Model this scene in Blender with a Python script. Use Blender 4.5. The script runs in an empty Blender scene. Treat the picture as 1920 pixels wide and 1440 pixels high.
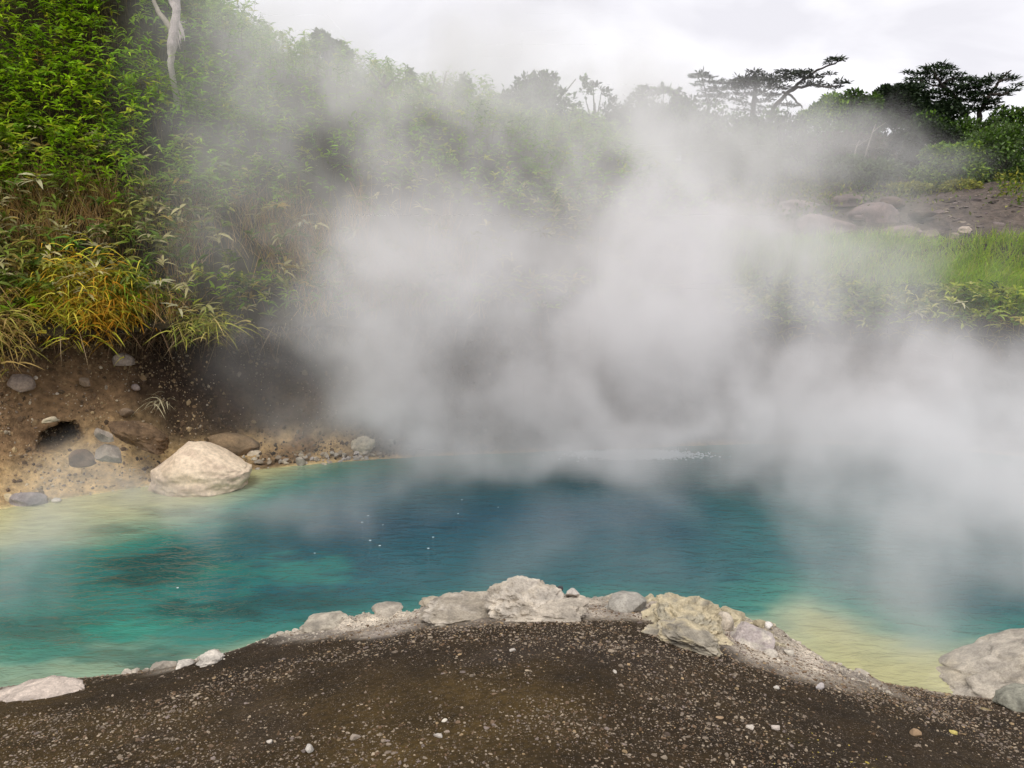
import bpy, math, random
import numpy as np
from mathutils import Vector, Matrix

random.seed(7)
rng = np.random.default_rng(11)
scene = bpy.context.scene
COL = scene.collection

# ------------------------------------------------------------------ camera
CAM_Z = 3.6
F = 1507.0                      # focal length in photograph pixels (1920 wide)
PITCH = math.radians(10.9)
cam_data = bpy.data.cameras.new('camera')
cam = bpy.data.objects.new('camera', cam_data)
COL.objects.link(cam)
cam_data.sensor_width = 36.0
cam_data.lens = 36.0 * F / 1920.0
cam_data.clip_start = 0.05
cam_data.clip_end = 2000.0
cam.location = (0, 0, CAM_Z)
cam.rotation_euler = (math.radians(90) - PITCH, 0, 0)
scene.camera = cam

# ------------------------------------------------------------------ sky and sun (overcast)
SUN_EL, SUN_AZ = math.radians(58), math.radians(205)
world = bpy.data.worlds.new('World')
scene.world = world
world.use_nodes = True
wn, wl = world.node_tree.nodes, world.node_tree.links
wn.clear()
w_out = wn.new('ShaderNodeOutputWorld')
w_sky = wn.new('ShaderNodeTexSky')
w_sky.sky_type = 'NISHITA'
w_sky.sun_disc = False
w_sky.sun_elevation = SUN_EL
w_sky.sun_rotation = SUN_AZ
w_bg1 = wn.new('ShaderNodeBackground')
w_bg1.inputs['Strength'].default_value = 0.12
wl.new(w_sky.outputs[0], w_bg1.inputs['Color'])
w_tc = wn.new('ShaderNodeTexCoord')
w_map = wn.new('ShaderNodeMapping')
w_map.inputs['Scale'].default_value = (1.0, 1.0, 2.6)
w_map.inputs['Location'].default_value = (0.35, 0.1, 0.2)
wl.new(w_tc.outputs['Generated'], w_map.inputs['Vector'])
w_no = wn.new('ShaderNodeTexNoise')
w_no.inputs['Scale'].default_value = 3.2
w_no.inputs['Detail'].default_value = 5.0
w_no.inputs['Roughness'].default_value = 0.5
w_no.inputs['Distortion'].default_value = 0.6
wl.new(w_map.outputs[0], w_no.inputs['Vector'])
w_ramp = wn.new('ShaderNodeValToRGB')
w_ramp.color_ramp.elements[0].position = 0.36
w_ramp.color_ramp.elements[0].color = (0.72, 0.705, 0.745, 1)
w_ramp.color_ramp.elements[1].position = 0.66
w_ramp.color_ramp.elements[1].color = (0.99, 0.975, 1.0, 1)
wl.new(w_no.outputs['Fac'], w_ramp.inputs['Fac'])
w_bg2 = wn.new('ShaderNodeBackground')
w_bg2.inputs['Strength'].default_value = 1.02
wl.new(w_ramp.outputs['Color'], w_bg2.inputs['Color'])
w_mix = wn.new('ShaderNodeMixShader')
w_mix.inputs['Fac'].default_value = 0.95
wl.new(w_bg1.outputs[0], w_mix.inputs[1])
wl.new(w_bg2.outputs[0], w_mix.inputs[2])
wl.new(w_mix.outputs[0], w_out.inputs['Surface'])

sun_d = bpy.data.lights.new('sun', 'SUN')
sun_d.energy = 1.5
sun_d.angle = math.radians(25)
sun_d.color = (1.0, 0.95, 0.87)
sun = bpy.data.objects.new('sun', sun_d)
COL.objects.link(sun)
# sun from behind-left of the viewer, high
sd = Vector((math.sin(SUN_AZ) * math.cos(SUN_EL), math.cos(SUN_AZ) * math.cos(SUN_EL), math.sin(SUN_EL)))
sun.rotation_euler = sd.to_track_quat('Z', 'Y').to_euler()

vs = scene.view_settings
vs.view_transform = 'Standard'
vs.look = 'None'
vs.exposure = 0.3
vs.gamma = 1.0
vs.use_curve_mapping = False
cy = scene.cycles
cy.use_denoising = True
cy.use_adaptive_sampling = True
cy.adaptive_threshold = 0.02
cy.max_bounces = 10
cy.diffuse_bounces = 3
cy.glossy_bounces = 2
cy.transmission_bounces = 3
cy.transparent_max_bounces = 10
cy.volume_bounces = 6
cy.volume_step_rate = 1.0
cy.volume_max_steps = 512
cy.sample_clamp_indirect = 6.0

# ------------------------------------------------------------------ helpers
CP, SP = math.cos(PITCH), math.sin(PITCH)

def ray(u, v):
    xc, yc = (u - 960.0) / F, (720.0 - v) / F
    return np.array([xc, CP + yc * SP, -SP + yc * CP])

def at(u, v, Y):
    """point of the place seen at photo pixel (u, v), at distance Y ahead of the viewer"""
    d = ray(u, v)
    return np.array([0, 0, CAM_Z]) + d * (Y / d[1])

def on_z(u, v, z=0.0):
    d = ray(u, v)
    return np.array([0, 0, CAM_Z]) + d * ((z - CAM_Z) / d[2])

def px(Y):
    return Y / CP / F            # metres per photo pixel at distance Y

def project(p):
    p = np.asarray(p, float) - np.array([0, 0, CAM_Z])
    dep = p[..., 1] * CP - p[..., 2] * SP
    up = p[..., 1] * SP + p[..., 2] * CP
    dep = np.maximum(dep, 1e-3)
    return 960 + F * p[..., 0] / dep, 720 - F * up / dep

def _hash(ix, iy, iz, seed):
    h = (ix * 374761393 + iy * 668265263 + iz * 2147483647 + seed * 144665) & 0xFFFFFFFF
    h = ((h ^ (h >> 13)) * 1274126177) & 0xFFFFFFFF
    h = (h ^ (h >> 16)) & 0xFFFFFFFF
    return h / 4294967295.0

def vnoise(p, seed=0):
    p = np.asarray(p, float)
    i = np.floor(p).astype(np.int64)
    f = p - i
    f = f * f * (3 - 2 * f)
    r = 0
    for dx in (0, 1):
        wx = f[..., 0] if dx else 1 - f[..., 0]
        for dy in (0, 1):
            wy = f[..., 1] if dy else 1 - f[..., 1]
            for dz in (0, 1):
                wz = f[..., 2] if dz else 1 - f[..., 2]
                r = r + wx * wy * wz * _hash(i[..., 0] + dx, i[..., 1] + dy, i[..., 2] + dz, seed)
    return r * 2 - 1

def fbm(p, scale=1.0, octaves=4, seed=0, rough=0.5):
    p = np.asarray(p, float) * scale
    a, t, r = 1.0, 0.0, 0.0
    for o in range(octaves):
        r = r + a * vnoise(p + 17.3 * o, seed + o)
        t += a
        a *= rough
        p = p * 2.03
    return r / t

def smooth(a, b, x):
    t = np.clip((np.asarray(x, float) - a) / (b - a), 0, 1)
    return t * t * (3 - 2 * t)

def unit(v):
    v = np.asarray(v, float)
    return v / np.maximum(np.linalg.norm(v, axis=-1, keepdims=True), 1e-9)

def tag(o, label=None, cat=None, group=None, kind=None):
    if label: o['label'] = label
    if cat: o['category'] = cat
    if group: o['group'] = group
    if kind: o['kind'] = kind
    return o

def empty(name, loc=(0, 0, 0)):
    o = bpy.data.objects.new(name, None)
    o.empty_display_size = 0.2
    o.location = [float(c) for c in loc]
    COL.objects.link(o)
    return o

def mesh_data(name, verts, faces, mat, cols=None, smooth_shade=True):
    """verts n x 3; faces: array m x 3 / m x 4, or list of such arrays"""
    me = bpy.data.meshes.new(name)
    verts = np.ascontiguousarray(verts, dtype=np.float32)
    if not isinstance(faces, list):
        faces = [faces]
    faces = [np.asarray(f, dtype=np.int32) for f in faces if len(f)]
    loops = np.concatenate([f.ravel() for f in faces])
    tot = np.concatenate([np.full(len(f), f.shape[1], dtype=np.int32) for f in faces])
    start = np.concatenate([[0], np.cumsum(tot)[:-1]]).astype(np.int32)
    me.vertices.add(len(verts))
    me.vertices.foreach_set('co', verts.ravel())
    me.loops.add(len(loops))
    me.loops.foreach_set('vertex_index', loops)
    me.polygons.add(len(tot))
    me.polygons.foreach_set('loop_start', start)
    me.polygons.foreach_set('loop_total', tot)
    me.polygons.foreach_set('use_smooth', np.full(len(tot), bool(smooth_shade)))
    me.update(calc_edges=True)
    if cols is not None:
        a = me.color_attributes.new('tint', 'FLOAT_COLOR', 'POINT')
        c = np.ones((len(verts), 4), dtype=np.float32)
        c[:, :3] = cols
        a.data.foreach_set('color', c.ravel())
    if mat is not None:
        me.materials.append(mat)
    return me

def obj(name, me, parent=None, loc=None):
    o = bpy.data.objects.new(name, me)
    COL.objects.link(o)
    if parent is not None:
        o.parent = parent
    if loc is not None:
        o.location = [float(c) for c in loc]
    return o

class MB:
    """collects pieces of one mesh"""
    def __init__(self):
        self.v, self.t, self.q, self.c, self.n = [], [], [], [], 0
    def add(self, v, tris=None, quads=None, col=(1, 1, 1)):
        v = np.asarray(v, float)
        self.v.append(v)
        if tris is not None and len(tris): self.t.append(np.asarray(tris) + self.n)
        if quads is not None and len(quads): self.q.append(np.asarray(quads) + self.n)
        c = np.asarray(col, float)
        self.c.append(np.broadcast_to(c, v.shape).copy() if c.ndim == 1 else c)
        self.n += len(v)
    def tube(self, pts, radii, sides=6, col=(1, 1, 1), rough=0.0, seed=0):
        pts = np.asarray(pts, float)
        n = len(pts)
        radii = np.broadcast_to(np.asarray(radii, float), (n,))
        tan = unit(np.gradient(pts, axis=0))
        ref = np.array([0.31, 0.77, 0.55])
        a = unit(np.cross(tan, ref)); b = np.cross(tan, a)
        ang = np.arange(sides) / sides * 2 * math.pi
        ring = a[:, None, :] * np.cos(ang)[None, :, None] + b[:, None, :] * np.sin(ang)[None, :, None]
        rr = np.repeat(radii[:, None], sides, axis=1)
        if rough:
            w = pts[:, None, :] + ring * 0.1
            rr = rr * (1 + rough * fbm(w, 7.0, 3, seed))
        v = pts[:, None, :] + ring * rr[..., None]
        q = []
        for i in range(n - 1):
            for k in range(sides):
                k2 = (k + 1) % sides
                q.append((i * sides + k, i * sides + k2, (i + 1) * sides + k2, (i + 1) * sides + k))
        v = v.reshape(-1, 3)
        cap = np.vstack([pts[0], pts[-1]])
        v = np.vstack([v, cap])
        t = []
        for k in range(sides):
            k2 = (k + 1) % sides
            t.append((n * sides, k2, k))
            t.append((n * sides + 1, (n - 1) * sides + k, (n - 1) * sides + k2))
        self.add(v, t, q, col)
    def leaves(self, pos, d, nrm, L, W, droop, col, fold=0.18):
        """lanceolate leaves with a folded midrib, eight corners each"""
        N = len(pos)
        if N == 0: return
        d = unit(d); side = unit(np.cross(d, nrm)); up = np.cross(side, d)
        L, W, droop = (np.broadcast_to(np.asarray(x, float), (N,))[:, None] for x in (L, W, droop))
        dz = np.array([0, 0, -1.0])
        def p(t): return pos + d * L * t + dz * (droop * L * t * t)
        f = up * W * fold
        v = np.stack([p(0),
                      p(.28) - side * W * .48 + f, p(.28), p(.28) + side * W * .48 + f,
                      p(.64) - side * W * .42 + f, p(.64), p(.64) + side * W * .42 + f,
                      p(1.0)], axis=1).reshape(-1, 3)
        T = np.array([(0, 2, 1), (0, 3, 2), (1, 2, 5), (1, 5, 4), (2, 3, 6), (2, 6, 5), (4, 5, 7), (5, 6, 7)])
        t = (T[None] + (np.arange(N) * 8)[:, None, None]).reshape(-1, 3)
        self.add(v, t, None, np.repeat(np.asarray(col, float), 8, axis=0))
    def blades(self, pos, d, L, W, droop, col, nseg=3):
        """grass blades: narrow ribbons that bend over"""
        N = len(pos)
        if N == 0: return
        d = unit(d)
        side = unit(np.cross(d, rng.normal(size=(N, 3))))
        L, W, droop = (np.broadcast_to(np.asarray(x, float), (N,))[:, None] for x in (L, W, droop))
        hor = d.copy(); hor[:, 2] = 0
        hor = unit(hor + rng.normal(size=(N, 3)) * [.2, .2, 0])
        V = []
        for k in range(nseg):
            t = k / nseg
            c = pos + d * L * t + (hor * .5 + np.array([0, 0, -1.0])) * droop * L * t * t
            w = W * (1 - .75 * t) * .5
            V += [c - side * w, c + side * w]
        V.append(pos + d * L + (hor * .5 + np.array([0, 0, -1.0])) * droop * L)
        v = np.stack(V, axis=1).reshape(-1, 3)
        m = 2 * nseg + 1
        T = []
        for k in range(nseg - 1):
            a = 2 * k
            T += [(a, a + 1, a + 3), (a, a + 3, a + 2)]
        T.append((2 * nseg - 2, 2 * nseg - 1, 2 * nseg))
        t = (np.array(T)[None] + (np.arange(N) * m)[:, None, None]).reshape(-1, 3)
        self.add(v, t, None, np.repeat(np.asarray(col, float), m, axis=0))
    def tris(self, pos, d, nrm, L, W, col):
        """small pointed leaves / needle sprays: two triangles with a bend"""
        N = len(pos)
        if N == 0: return
        d = unit(d); side = unit(np.cross(d, nrm)); up = np.cross(side, d)
        L, W = (np.broadcast_to(np.asarray(x, float), (N,))[:, None] for x in (L, W))
        v = np.stack([pos, pos + d * L * .45 - side * W * .5 + up * W * .15, pos + d * L * .45 + side * W * .5 + up * W * .15,
                      pos + d * L - up * L * .1], axis=1).reshape(-1, 3)
        T = np.array([(0, 2, 1), (1, 2, 3)])
        t = (T[None] + (np.arange(N) * 4)[:, None, None]).reshape(-1, 3)
        self.add(v, t, None, np.repeat(np.asarray(col, float), 4, axis=0))
    def data(self, name, mat, smooth_shade=True):
        fs = []
        if self.t: fs.append(np.concatenate(self.t))
        if self.q: fs.append(np.concatenate(self.q))
        return mesh_data(name, np.concatenate(self.v), fs, mat, np.concatenate(self.c), smooth_shade)
    def build(self, name, mat, parent=None, loc=None, smooth_shade=True):
        return obj(name, self.data(name, mat, smooth_shade), parent, loc)

# ------------------------------------------------------------------ materials
def new_mat(name):
    m = bpy.data.materials.new(name)
    m.use_nodes = True
    nt = m.node_tree
    nt.nodes.clear()
    out = nt.nodes.new('ShaderNodeOutputMaterial')
    return m, nt, out

def N(nt, t, **kw):
    n = nt.nodes.new(t)
    for k, v in kw.items():
        if k in n.inputs: n.inputs[k].default_value = v
        else: setattr(n, k, v)
    return n

def noise(nt, scale, detail=4, rough=.55, vec=None, dist=0.0):
    n = N(nt, 'ShaderNodeTexNoise')
    n.inputs['Scale'].default_value = scale
    n.inputs['Detail'].default_value = detail
    n.inputs['Roughness'].default_value = rough
    n.inputs['Distortion'].default_value = dist
    if vec is not None: nt.links.new(vec, n.inputs['Vector'])
    return n

def ramp(nt, fac, stops):
    r = N(nt, 'ShaderNodeValToRGB')
    e = r.color_ramp.elements
    while len(e) < len(stops): e.new(0.5)
    for k, (p, c) in enumerate(stops):
        e[k].position = p
        e[k].color = (*c, 1) if len(c) == 3 else c
    nt.links.new(fac, r.inputs['Fac'])
    return r

def mixc(nt, fac, a, b, mode='MIX'):
    m = N(nt, 'ShaderNodeMix', data_type='RGBA', blend_type=mode)
    def put(s, v):
        if isinstance(v, (int, float)): s.default_value = v
        elif isinstance(v, tuple): s.default_value = (*v, 1)
        else: nt.links.new(v, s)
    put(m.inputs[0], fac); put(m.inputs[6], a); put(m.inputs[7], b)
    return m.outputs[2]

def bump(nt, h, strength, dist, normal=None):
    b = N(nt, 'ShaderNodeBump')
    b.inputs['Strength'].default_value = strength
    b.inputs['Distance'].default_value = dist
    nt.links.new(h, b.inputs['Height'])
    if normal is not None: nt.links.new(normal, b.inputs['Normal'])
    return b.outputs['Normal']

def tint(nt):
    a = N(nt, 'ShaderNodeVertexColor', layer_name='tint')
    return a.outputs['Color']

def position(nt):
    return N(nt, 'ShaderNodeNewGeometry').outputs['Position']

def soil_material(name, grain=60.0, speck=0.5, bump_d=0.03, rough=0.95, speck_col=(.33, .29, .25)):
    m, nt, out = new_mat(name)
    L = nt.links
    b = N(nt, 'ShaderNodeBsdfPrincipled', Roughness=rough)
    b.inputs['Specular IOR Level'].default_value = 0.2
    pos = position(nt)
    n1 = noise(nt, 2.3, 6, .6, pos)
    n2 = noise(nt, grain * .35, 5, .65, pos)
    n3 = noise(nt, grain, 3, .6, pos)
    c = mixc(nt, 1.0, tint(nt), ramp(nt, n1.outputs[0], [(.3, (.62, .6, .62)), (.7, (1.4, 1.36, 1.3))]).outputs[0], 'MULTIPLY')
    c = mixc(nt, 1.0, c, ramp(nt, n2.outputs[0], [(.3, (.55, .55, .56)), (.72, (1.5, 1.48, 1.45))]).outputs[0], 'MULTIPLY')
    vor = N(nt, 'ShaderNodeTexVoronoi')
    vor.inputs['Scale'].default_value = grain * 1.3
    L.new(pos, vor.inputs['Vector'])
    cell = N(nt, 'ShaderNodeSeparateColor'); L.new(vor.outputs['Color'], cell.inputs[0])
    gt = N(nt, 'ShaderNodeMath', operation='GREATER_THAN'); L.new(cell.outputs[0], gt.inputs[0]); gt.inputs[1].default_value = 1 - speck * .3
    lt = N(nt, 'ShaderNodeMath', operation='LESS_THAN'); L.new(vor.outputs['Distance'], lt.inputs[0]); lt.inputs[1].default_value = .36
    mu = N(nt, 'ShaderNodeMath', operation='MULTIPLY'); L.new(gt.outputs[0], mu.inputs[0]); L.new(lt.outputs[0], mu.inputs[1])
    c = mixc(nt, mu.outputs[0], c, speck_col)
    L.new(c, b.inputs['Base Color'])
    nb = bump(nt, n2.outputs[0], .8, bump_d)
    nb = bump(nt, n3.outputs[0], .7, bump_d * .3, nb)
    L.new(nb, b.inputs['Normal'])
    L.new(b.outputs[0], out.inputs['Surface'])
    return m

def rock_material(name, stains=((.5, .5, .5), (1.25, 1.2, 1.12)), scale=4.0, bump_d=.03, use_object=False, rough=.9):
    m, nt, out = new_mat(name)
    L = nt.links
    b = N(nt, 'ShaderNodeBsdfPrincipled', Roughness=rough)
    b.inputs['Specular IOR Level'].default_value = 0.25
    pos = position(nt)
    n1 = noise(nt, scale, 7, .62, pos, .4)
    n2 = noise(nt, scale * 9, 5, .65, pos)
    base = N(nt, 'ShaderNodeObjectInfo').outputs['Color'] if use_object else tint(nt)
    c = mixc(nt, 1.0, base, ramp(nt, n1.outputs[0], [(.32, stains[0]), (.66, stains[1])]).outputs[0], 'MULTIPLY')
    c = mixc(nt, 1.0, c, ramp(nt, n2.outputs[0], [(.3, (.72, .71, .7)), (.7, (1.2, 1.2, 1.2))]).outputs[0], 'MULTIPLY')
    L.new(c, b.inputs['Base Color'])
    nb = bump(nt, n1.outputs[0], .6, bump_d)
    nb = bump(nt, n2.outputs[0], .7, bump_d * .25, nb)
    L.new(nb, b.inputs['Normal'])
    L.new(b.outputs[0], out.inputs['Surface'])
    return m

def leaf_material(name, trans=.3, rough=.5, spec=.35, use_object=False):
    m, nt, out = new_mat(name)
    L = nt.links
    base = N(nt, 'ShaderNodeObjectInfo').outputs['Color'] if use_object else tint(nt)
    n1 = noise(nt, 9.0, 3, .6, position(nt))
    c = mixc(nt, 1.0, base, ramp(nt, n1.outputs[0], [(.3, (.8, .8, .8)), (.7, (1.18, 1.18, 1.1))]).outputs[0], 'MULTIPLY')
    b = N(nt, 'ShaderNodeBsdfPrincipled', Roughness=rough)
    b.inputs['Specular IOR Level'].default_value = spec
    L.new(c, b.inputs['Base Color'])
    t = N(nt, 'ShaderNodeBsdfTranslucent')
    L.new(c, t.inputs['Color'])
    mx = N(nt, 'ShaderNodeMixShader'); mx.inputs[0].default_value = trans
    L.new(b.outputs[0], mx.inputs[1]); L.new(t.outputs[0], mx.inputs[2])
    L.new(mx.outputs[0], out.inputs['Surface'])
    return m

M_GRAVEL_SOIL = soil_material('dark_gravel_soil', 80, .9, .02, speck_col=(.13, .10, .075))
M_BANK = soil_material('bank_soil', 30, .06, .07, speck_col=(.36, .3, .23))
M_BED = soil_material('pool_bed_mud', 20, .1, .03)
M_ROCK = rock_material('weathered_rock')
M_SINTER = rock_material('sinter_crust', ((.5, .49, .48), (1.2, 1.17, 1.12)), 7.0, .045)
M_PEBBLE = rock_material('pebble_stone', ((.8, .8, .8), (1.12, 1.1, 1.08)), 25.0, .004)
M_PEBBLE_ONE = rock_material('single_pebble_stone', ((.8, .8, .8), (1.12, 1.1, 1.08)), 25.0, .004, use_object=True)
M_LEAF = leaf_material('bamboo_leaf', .42, .55, .2)
M_DRY = leaf_material('dry_grass', .2, .7, .15)
M_GRASS = leaf_material('green_grass', .35, .5, .3)
M_FOLIAGE = leaf_material('tree_leaves', .25, .55, .25)
M_NEEDLE = leaf_material('conifer_needles', .08, .6, .2)
M_BARK = rock_material('bark', ((.5, .5, .5), (1.3, 1.28, 1.25)), 6.0, .02)
M_DEADWOOD = rock_material('bleached_wood', ((.62, .6, .6), (1.12, 1.1, 1.1)), 5.0, .02)

# ------------------------------------------------------------------ shorelines
def catmull(pts, n=20):
    pts = np.asarray(pts, float)
    P = np.vstack([2 * pts[0] - pts[1], pts, 2 * pts[-1] - pts[-2]])
    out = []
    for i in range(1, len(P) - 2):
        t = np.linspace(0, 1, n, endpoint=False)[:, None]
        a, b, c, d = P[i - 1], P[i], P[i + 1], P[i + 2]
        out.append(.5 * ((2 * b) + (-a + c) * t + (2 * a - 5 * b + 4 * c - d) * t ** 2 + (-a + 3 * b - 3 * c + d) * t ** 3))
    out.append(pts[-1][None])
    return np.vstack(out)

BANK_PTS = [(-19, 3.0), (-14, 5.6), (-10, 8.0), (-8.2, 9.15), (-6.76, 10.1), (-5.08, 11.15), (-4.0, 11.8), (-2.2, 12.35), (1.2, 12.9),
            (4.5, 13.3), (7.0, 13.0), (9.2, 11.9), (11.5, 9.8), (14, 7.5), (19, 4.0)]
BANK = catmull(BANK_PTS, 24)
MOUND_PTS = [(-20, 2.6), (-12, 3.9), (-9, 4.4), (-6, 5.15), (-4.1, 5.85), (-2.86, 6.16), (-1.93, 6.65), (-1.0, 6.95), (0, 7.15), (1.2, 7.15),
             (1.9, 7.0), (2.4, 6.7), (2.65, 6.3), (2.95, 5.98), (3.5, 5.75), (4.2, 5.65), (6, 5.5), (9, 5.4), (20, 4.0)]
MOUND = catmull(MOUND_PTS, 24)

def dist_to(line, x, y):
    P = np.stack([np.ravel(x), np.ravel(y)], 1)
    A, B = line[:-1], line[1:]
    best = np.full(len(P), 1e9)
    d = B - A
    l2 = (d ** 2).sum(1)
    for i in range(0, len(P), 4000):
        q = P[i:i + 4000]
        w = q[:, None, :] - A[None]
        t = np.clip((w * d[None]).sum(2) / l2[None], 0, 1)
        e = w - t[..., None] * d[None]
        best[i:i + 4000] = np.sqrt((e ** 2).sum(2).min(1))
    return best.reshape(np.shape(x))

def mound_s(x, y):
    d = dist_to(MOUND, x, y)
    ys = np.interp(np.ravel(x), MOUND[:, 0], MOUND[:, 1]).reshape(np.shape(x))
    return np.where(y < ys, d, -d)

EDGE_X = [-20, -4, -2.9, -2.0, -1.0, 0, 1.0, 2.0, 2.5, 3.0, 4, 20]
EDGE_H = [.02, .03, .06, .14, .19, .22, .22, .20, .14, .05, .05, .05]

def mound_z(x, y, detail=True):
    x = np.asarray(x, float); y = np.asarray(y, float)
    s = mound_s(x, y)
    eh = np.interp(x, EDGE_X, EDGE_H)
    z = np.where(s > 0, eh * (1 - np.exp(-np.maximum(s, 0) / .28)) + 3.0 * (1 - np.exp(-.36 * np.maximum(s, 0) / 3.0)), s * 1.1)
    if detail:
        p = np.stack([x, y, np.zeros_like(x)], -1)
        z = z + .05 * fbm(p, .9, 3, 3) * smooth(0, 1, s) + .018 * fbm(p, 5, 4, 5)
        rim = np.exp(-((s - .4) / .42) ** 2) * smooth(-2.6, -1.7, x) * (1 - smooth(2.5, 3.0, x))
        z = z + rim * (.15 * fbm(p, 3.0, 4, 9) + .05 * fbm(p, 11, 4, 12))
    return z

# ------------------------------------------------------------------ gravel mound in the foreground
def axis(*segs):
    out = []
    for a, b, st in segs:
        out.append(np.arange(a, b, st))
    out.append(np.array([segs[-1][1]]))
    return np.concatenate(out)

gx = axis((-20, -5, .5), (-5, 5.2, .035), (5.2, 20, .5))
gy = axis((-14, 1.2, .4), (1.2, 5.0, .05), (5.0, 7.6, .035), (7.6, 9.6, .25))
GX, GY = np.meshgrid(gx, gy)
GZ = mound_z(GX, GY)
S = mound_s(GX, GY)
nx_, ny_ = len(gx), len(gy)
idx = np.arange(nx_ * ny_).reshape(ny_, nx_)
quads = np.stack([idx[:-1, :-1], idx[:-1, 1:], idx[1:, 1:], idx[1:, :-1]], -1).reshape(-1, 4)
P3 = np.stack([GX, GY, np.zeros_like(GX)], -1)
nA, nB = fbm(P3, .55, 4, 21), fbm(P3, 1.3, 4, 31)
dark, warm, lilac = np.array([.026, .0165, .0065]), np.array([.060, .039, .011]), np.array([.040, .029, .020])
c = dark + (warm - dark) * smooth(-.2, .5, nA)[..., None]
c = c + (lilac - c) * (smooth(.0, .5, nB) * .6)[..., None]
crust = np.array([.40, .36, .30]) * (.75 + .6 * smooth(-.3, .4, fbm(P3, 5, 3, 47)))[..., None]
wS = (1 - smooth(.0, .42, S - np.interp(GX, [-3, -2, -.9, 0, .6, 1.2, 2.0, 2.6], [.15, .5, 1.1, 1.4, 1.25, 1.35, 1.3, .5]) + .3 * fbm(P3, 3, 4, 41))) * smooth(-3.2, -2.2, GX) * (1 - smooth(2.6, 2.95, GX))
wS = np.maximum(wS, (1 - smooth(.03, .16, S + .08 * fbm(P3, 4, 3, 43))) * .75)
c = c + (crust - c) * wS[..., None]
sul = smooth(.1, .4, fbm(P3, 2.2, 3, 77)) * np.exp(-(((GX - 2.05) / .5) ** 2 + ((GY - 3.0) / .5) ** 2))
c = c + (np.array([.22, .17, .03]) - c) * (.8 * sul)[..., None]
bedc = np.array([.62, .58, .30])
c = np.where((S < -.02)[..., None], bedc, c)
mound = obj('gravel_mound', mesh_data('gravel_mound', np.stack([GX, GY, GZ], -1).reshape(-1, 3), quads, M_GRAVEL_SOIL, c.reshape(-1, 3)))
tag(mound, kind='structure')

# ------------------------------------------------------------------ pool bed
bx = np.linspace(-24, 24, 60); by = np.linspace(2, 18, 30)
BX, BY = np.meshgrid(bx, by)
i2 = np.arange(60 * 30).reshape(30, 60)
q2 = np.stack([i2[:-1, :-1], i2[:-1, 1:], i2[1:, 1:], i2[1:, :-1]], -1).reshape(-1, 4)
bed = obj('pool_bed', mesh_data('pool_bed', np.stack([BX, BY, -2.2 + .2 * fbm(np.stack([BX, BY, 0 * BX], -1), .5, 3, 4)], -1).reshape(-1, 3), q2, M_BED,
                                np.tile([.12, .14, .1], (1800, 1))))
tag(bed, kind='structure')

# ------------------------------------------------------------------ bank, hill and plateau round the pool (lofted along the shore)
# control rows: (outward distance, height)
COLS_CTRL = {
    'far_left':  [(-2.5, -1.4), (-.8, -.2), (0, .0), (.5, .45), (1.0, 1.05), (1.5, 1.75), (1.6, 1.95), (1.4, 2.15), (2.6, 3.2), (5, 5.8), (9, 9.8), (14, 13.5), (30, 19), (120, 16)],
    'left':      [(-2.5, -1.0), (-.8, -.12), (0, .02), (.55, .38), (1.05, .95), (1.45, 1.62), (1.6, 1.95), (1.25, 2.12), (2.3, 3.0), (4.6, 5.5), (8.5, 9.6), (13, 13.0), (30, 17), (120, 15)],
    'hollow':    [(-2.5, -1.2), (-.8, -.18), (0, .02), (.55, .14), (.95, .5), (1.6, 1.35), (1.9, 1.8), (.75, 2.12), (1.7, 2.9), (3.5, 4.9), (5.2, 6.7), (9, 7.4), (25, 9), (120, 9)],
    'hollow_hi': [(-2.5, -1.2), (-.8, -.18), (0, .02), (.55, .14), (.95, .5), (1.6, 1.35), (1.9, 1.8), (.75, 2.12), (1.7, 2.9), (3.6, 5.1), (5.4, 8.1), (9, 9.8), (25, 11), (120, 10)],
    'back_left': [(-2.5, -1.6), (-.8, -.4), (0, .0), (.4, .2), (.8, .7), (1.1, 1.4), (1.2, 1.7), (.9, 2.0), (1.8, 3.0), (3.4, 4.7), (5.0, 6.0), (8, 6.5), (25, 8), (120, 8)],
    'back':      [(-2.5, -1.8), (-.8, -.5), (0, .0), (.35, .3), (.7, .9), (1.0, 1.5), (1.1, 1.7), (.9, 1.95), (1.9, 2.9), (3.8, 4.3), (6.0, 5.25), (9, 5.9), (25, 8), (120, 8)],
    'right':     [(-2.5, -1.6), (-.8, -.4), (0, .0), (.3, .3), (.55, .9), (.8, 1.45), (.9, 1.62), (.75, 1.8), (2.8, 2.75), (5.2, 3.45), (9, 4.3), (15, 5.3), (27, 6.4), (120, 6)],
    'far_right': [(-2.5, -1.4), (-.8, -.4), (0, .0), (.3, .3), (.6, .8), (.9, 1.3), (1.0, 1.5), (.9, 1.7), (2.8, 2.5), (5.2, 3.2), (9, 4.1), (15, 5.2), (27, 6.2), (120, 6)],
}
COL_AT = [(-19, 'far_left'), (-10, 'far_left'), (-7.3, 'left'), (-4.5, 'hollow_hi'), (-3.2, 'hollow'), (-1.2, 'back_left'), (1.6, 'back'), (3.0, 'back'), (5.2, 'right'), (9, 'right'), (12, 'far_right'), (19, 'far_right')]
seg = np.linalg.norm(np.diff(BANK, axis=0), axis=1)
arc = np.concatenate([[0], np.cumsum(seg)])
bank_x = BANK[:, 0]
xs = axis((-19, -9, .35), (-9, -1.0, .04), (-1.0, 10.2, .10), (10.2, 19, .35))     # columns, by the x of their shore point
a_of_x = np.interp(xs, bank_x, arc)
CX, CY = np.interp(a_of_x, arc, BANK[:, 0]), np.interp(a_of_x, arc, BANK[:, 1])
tx, ty = np.gradient(CX, a_of_x), np.gradient(CY, a_of_x)
ker = np.exp(-np.linspace(-2, 2, 41) ** 2); ker /= ker.sum()
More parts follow.
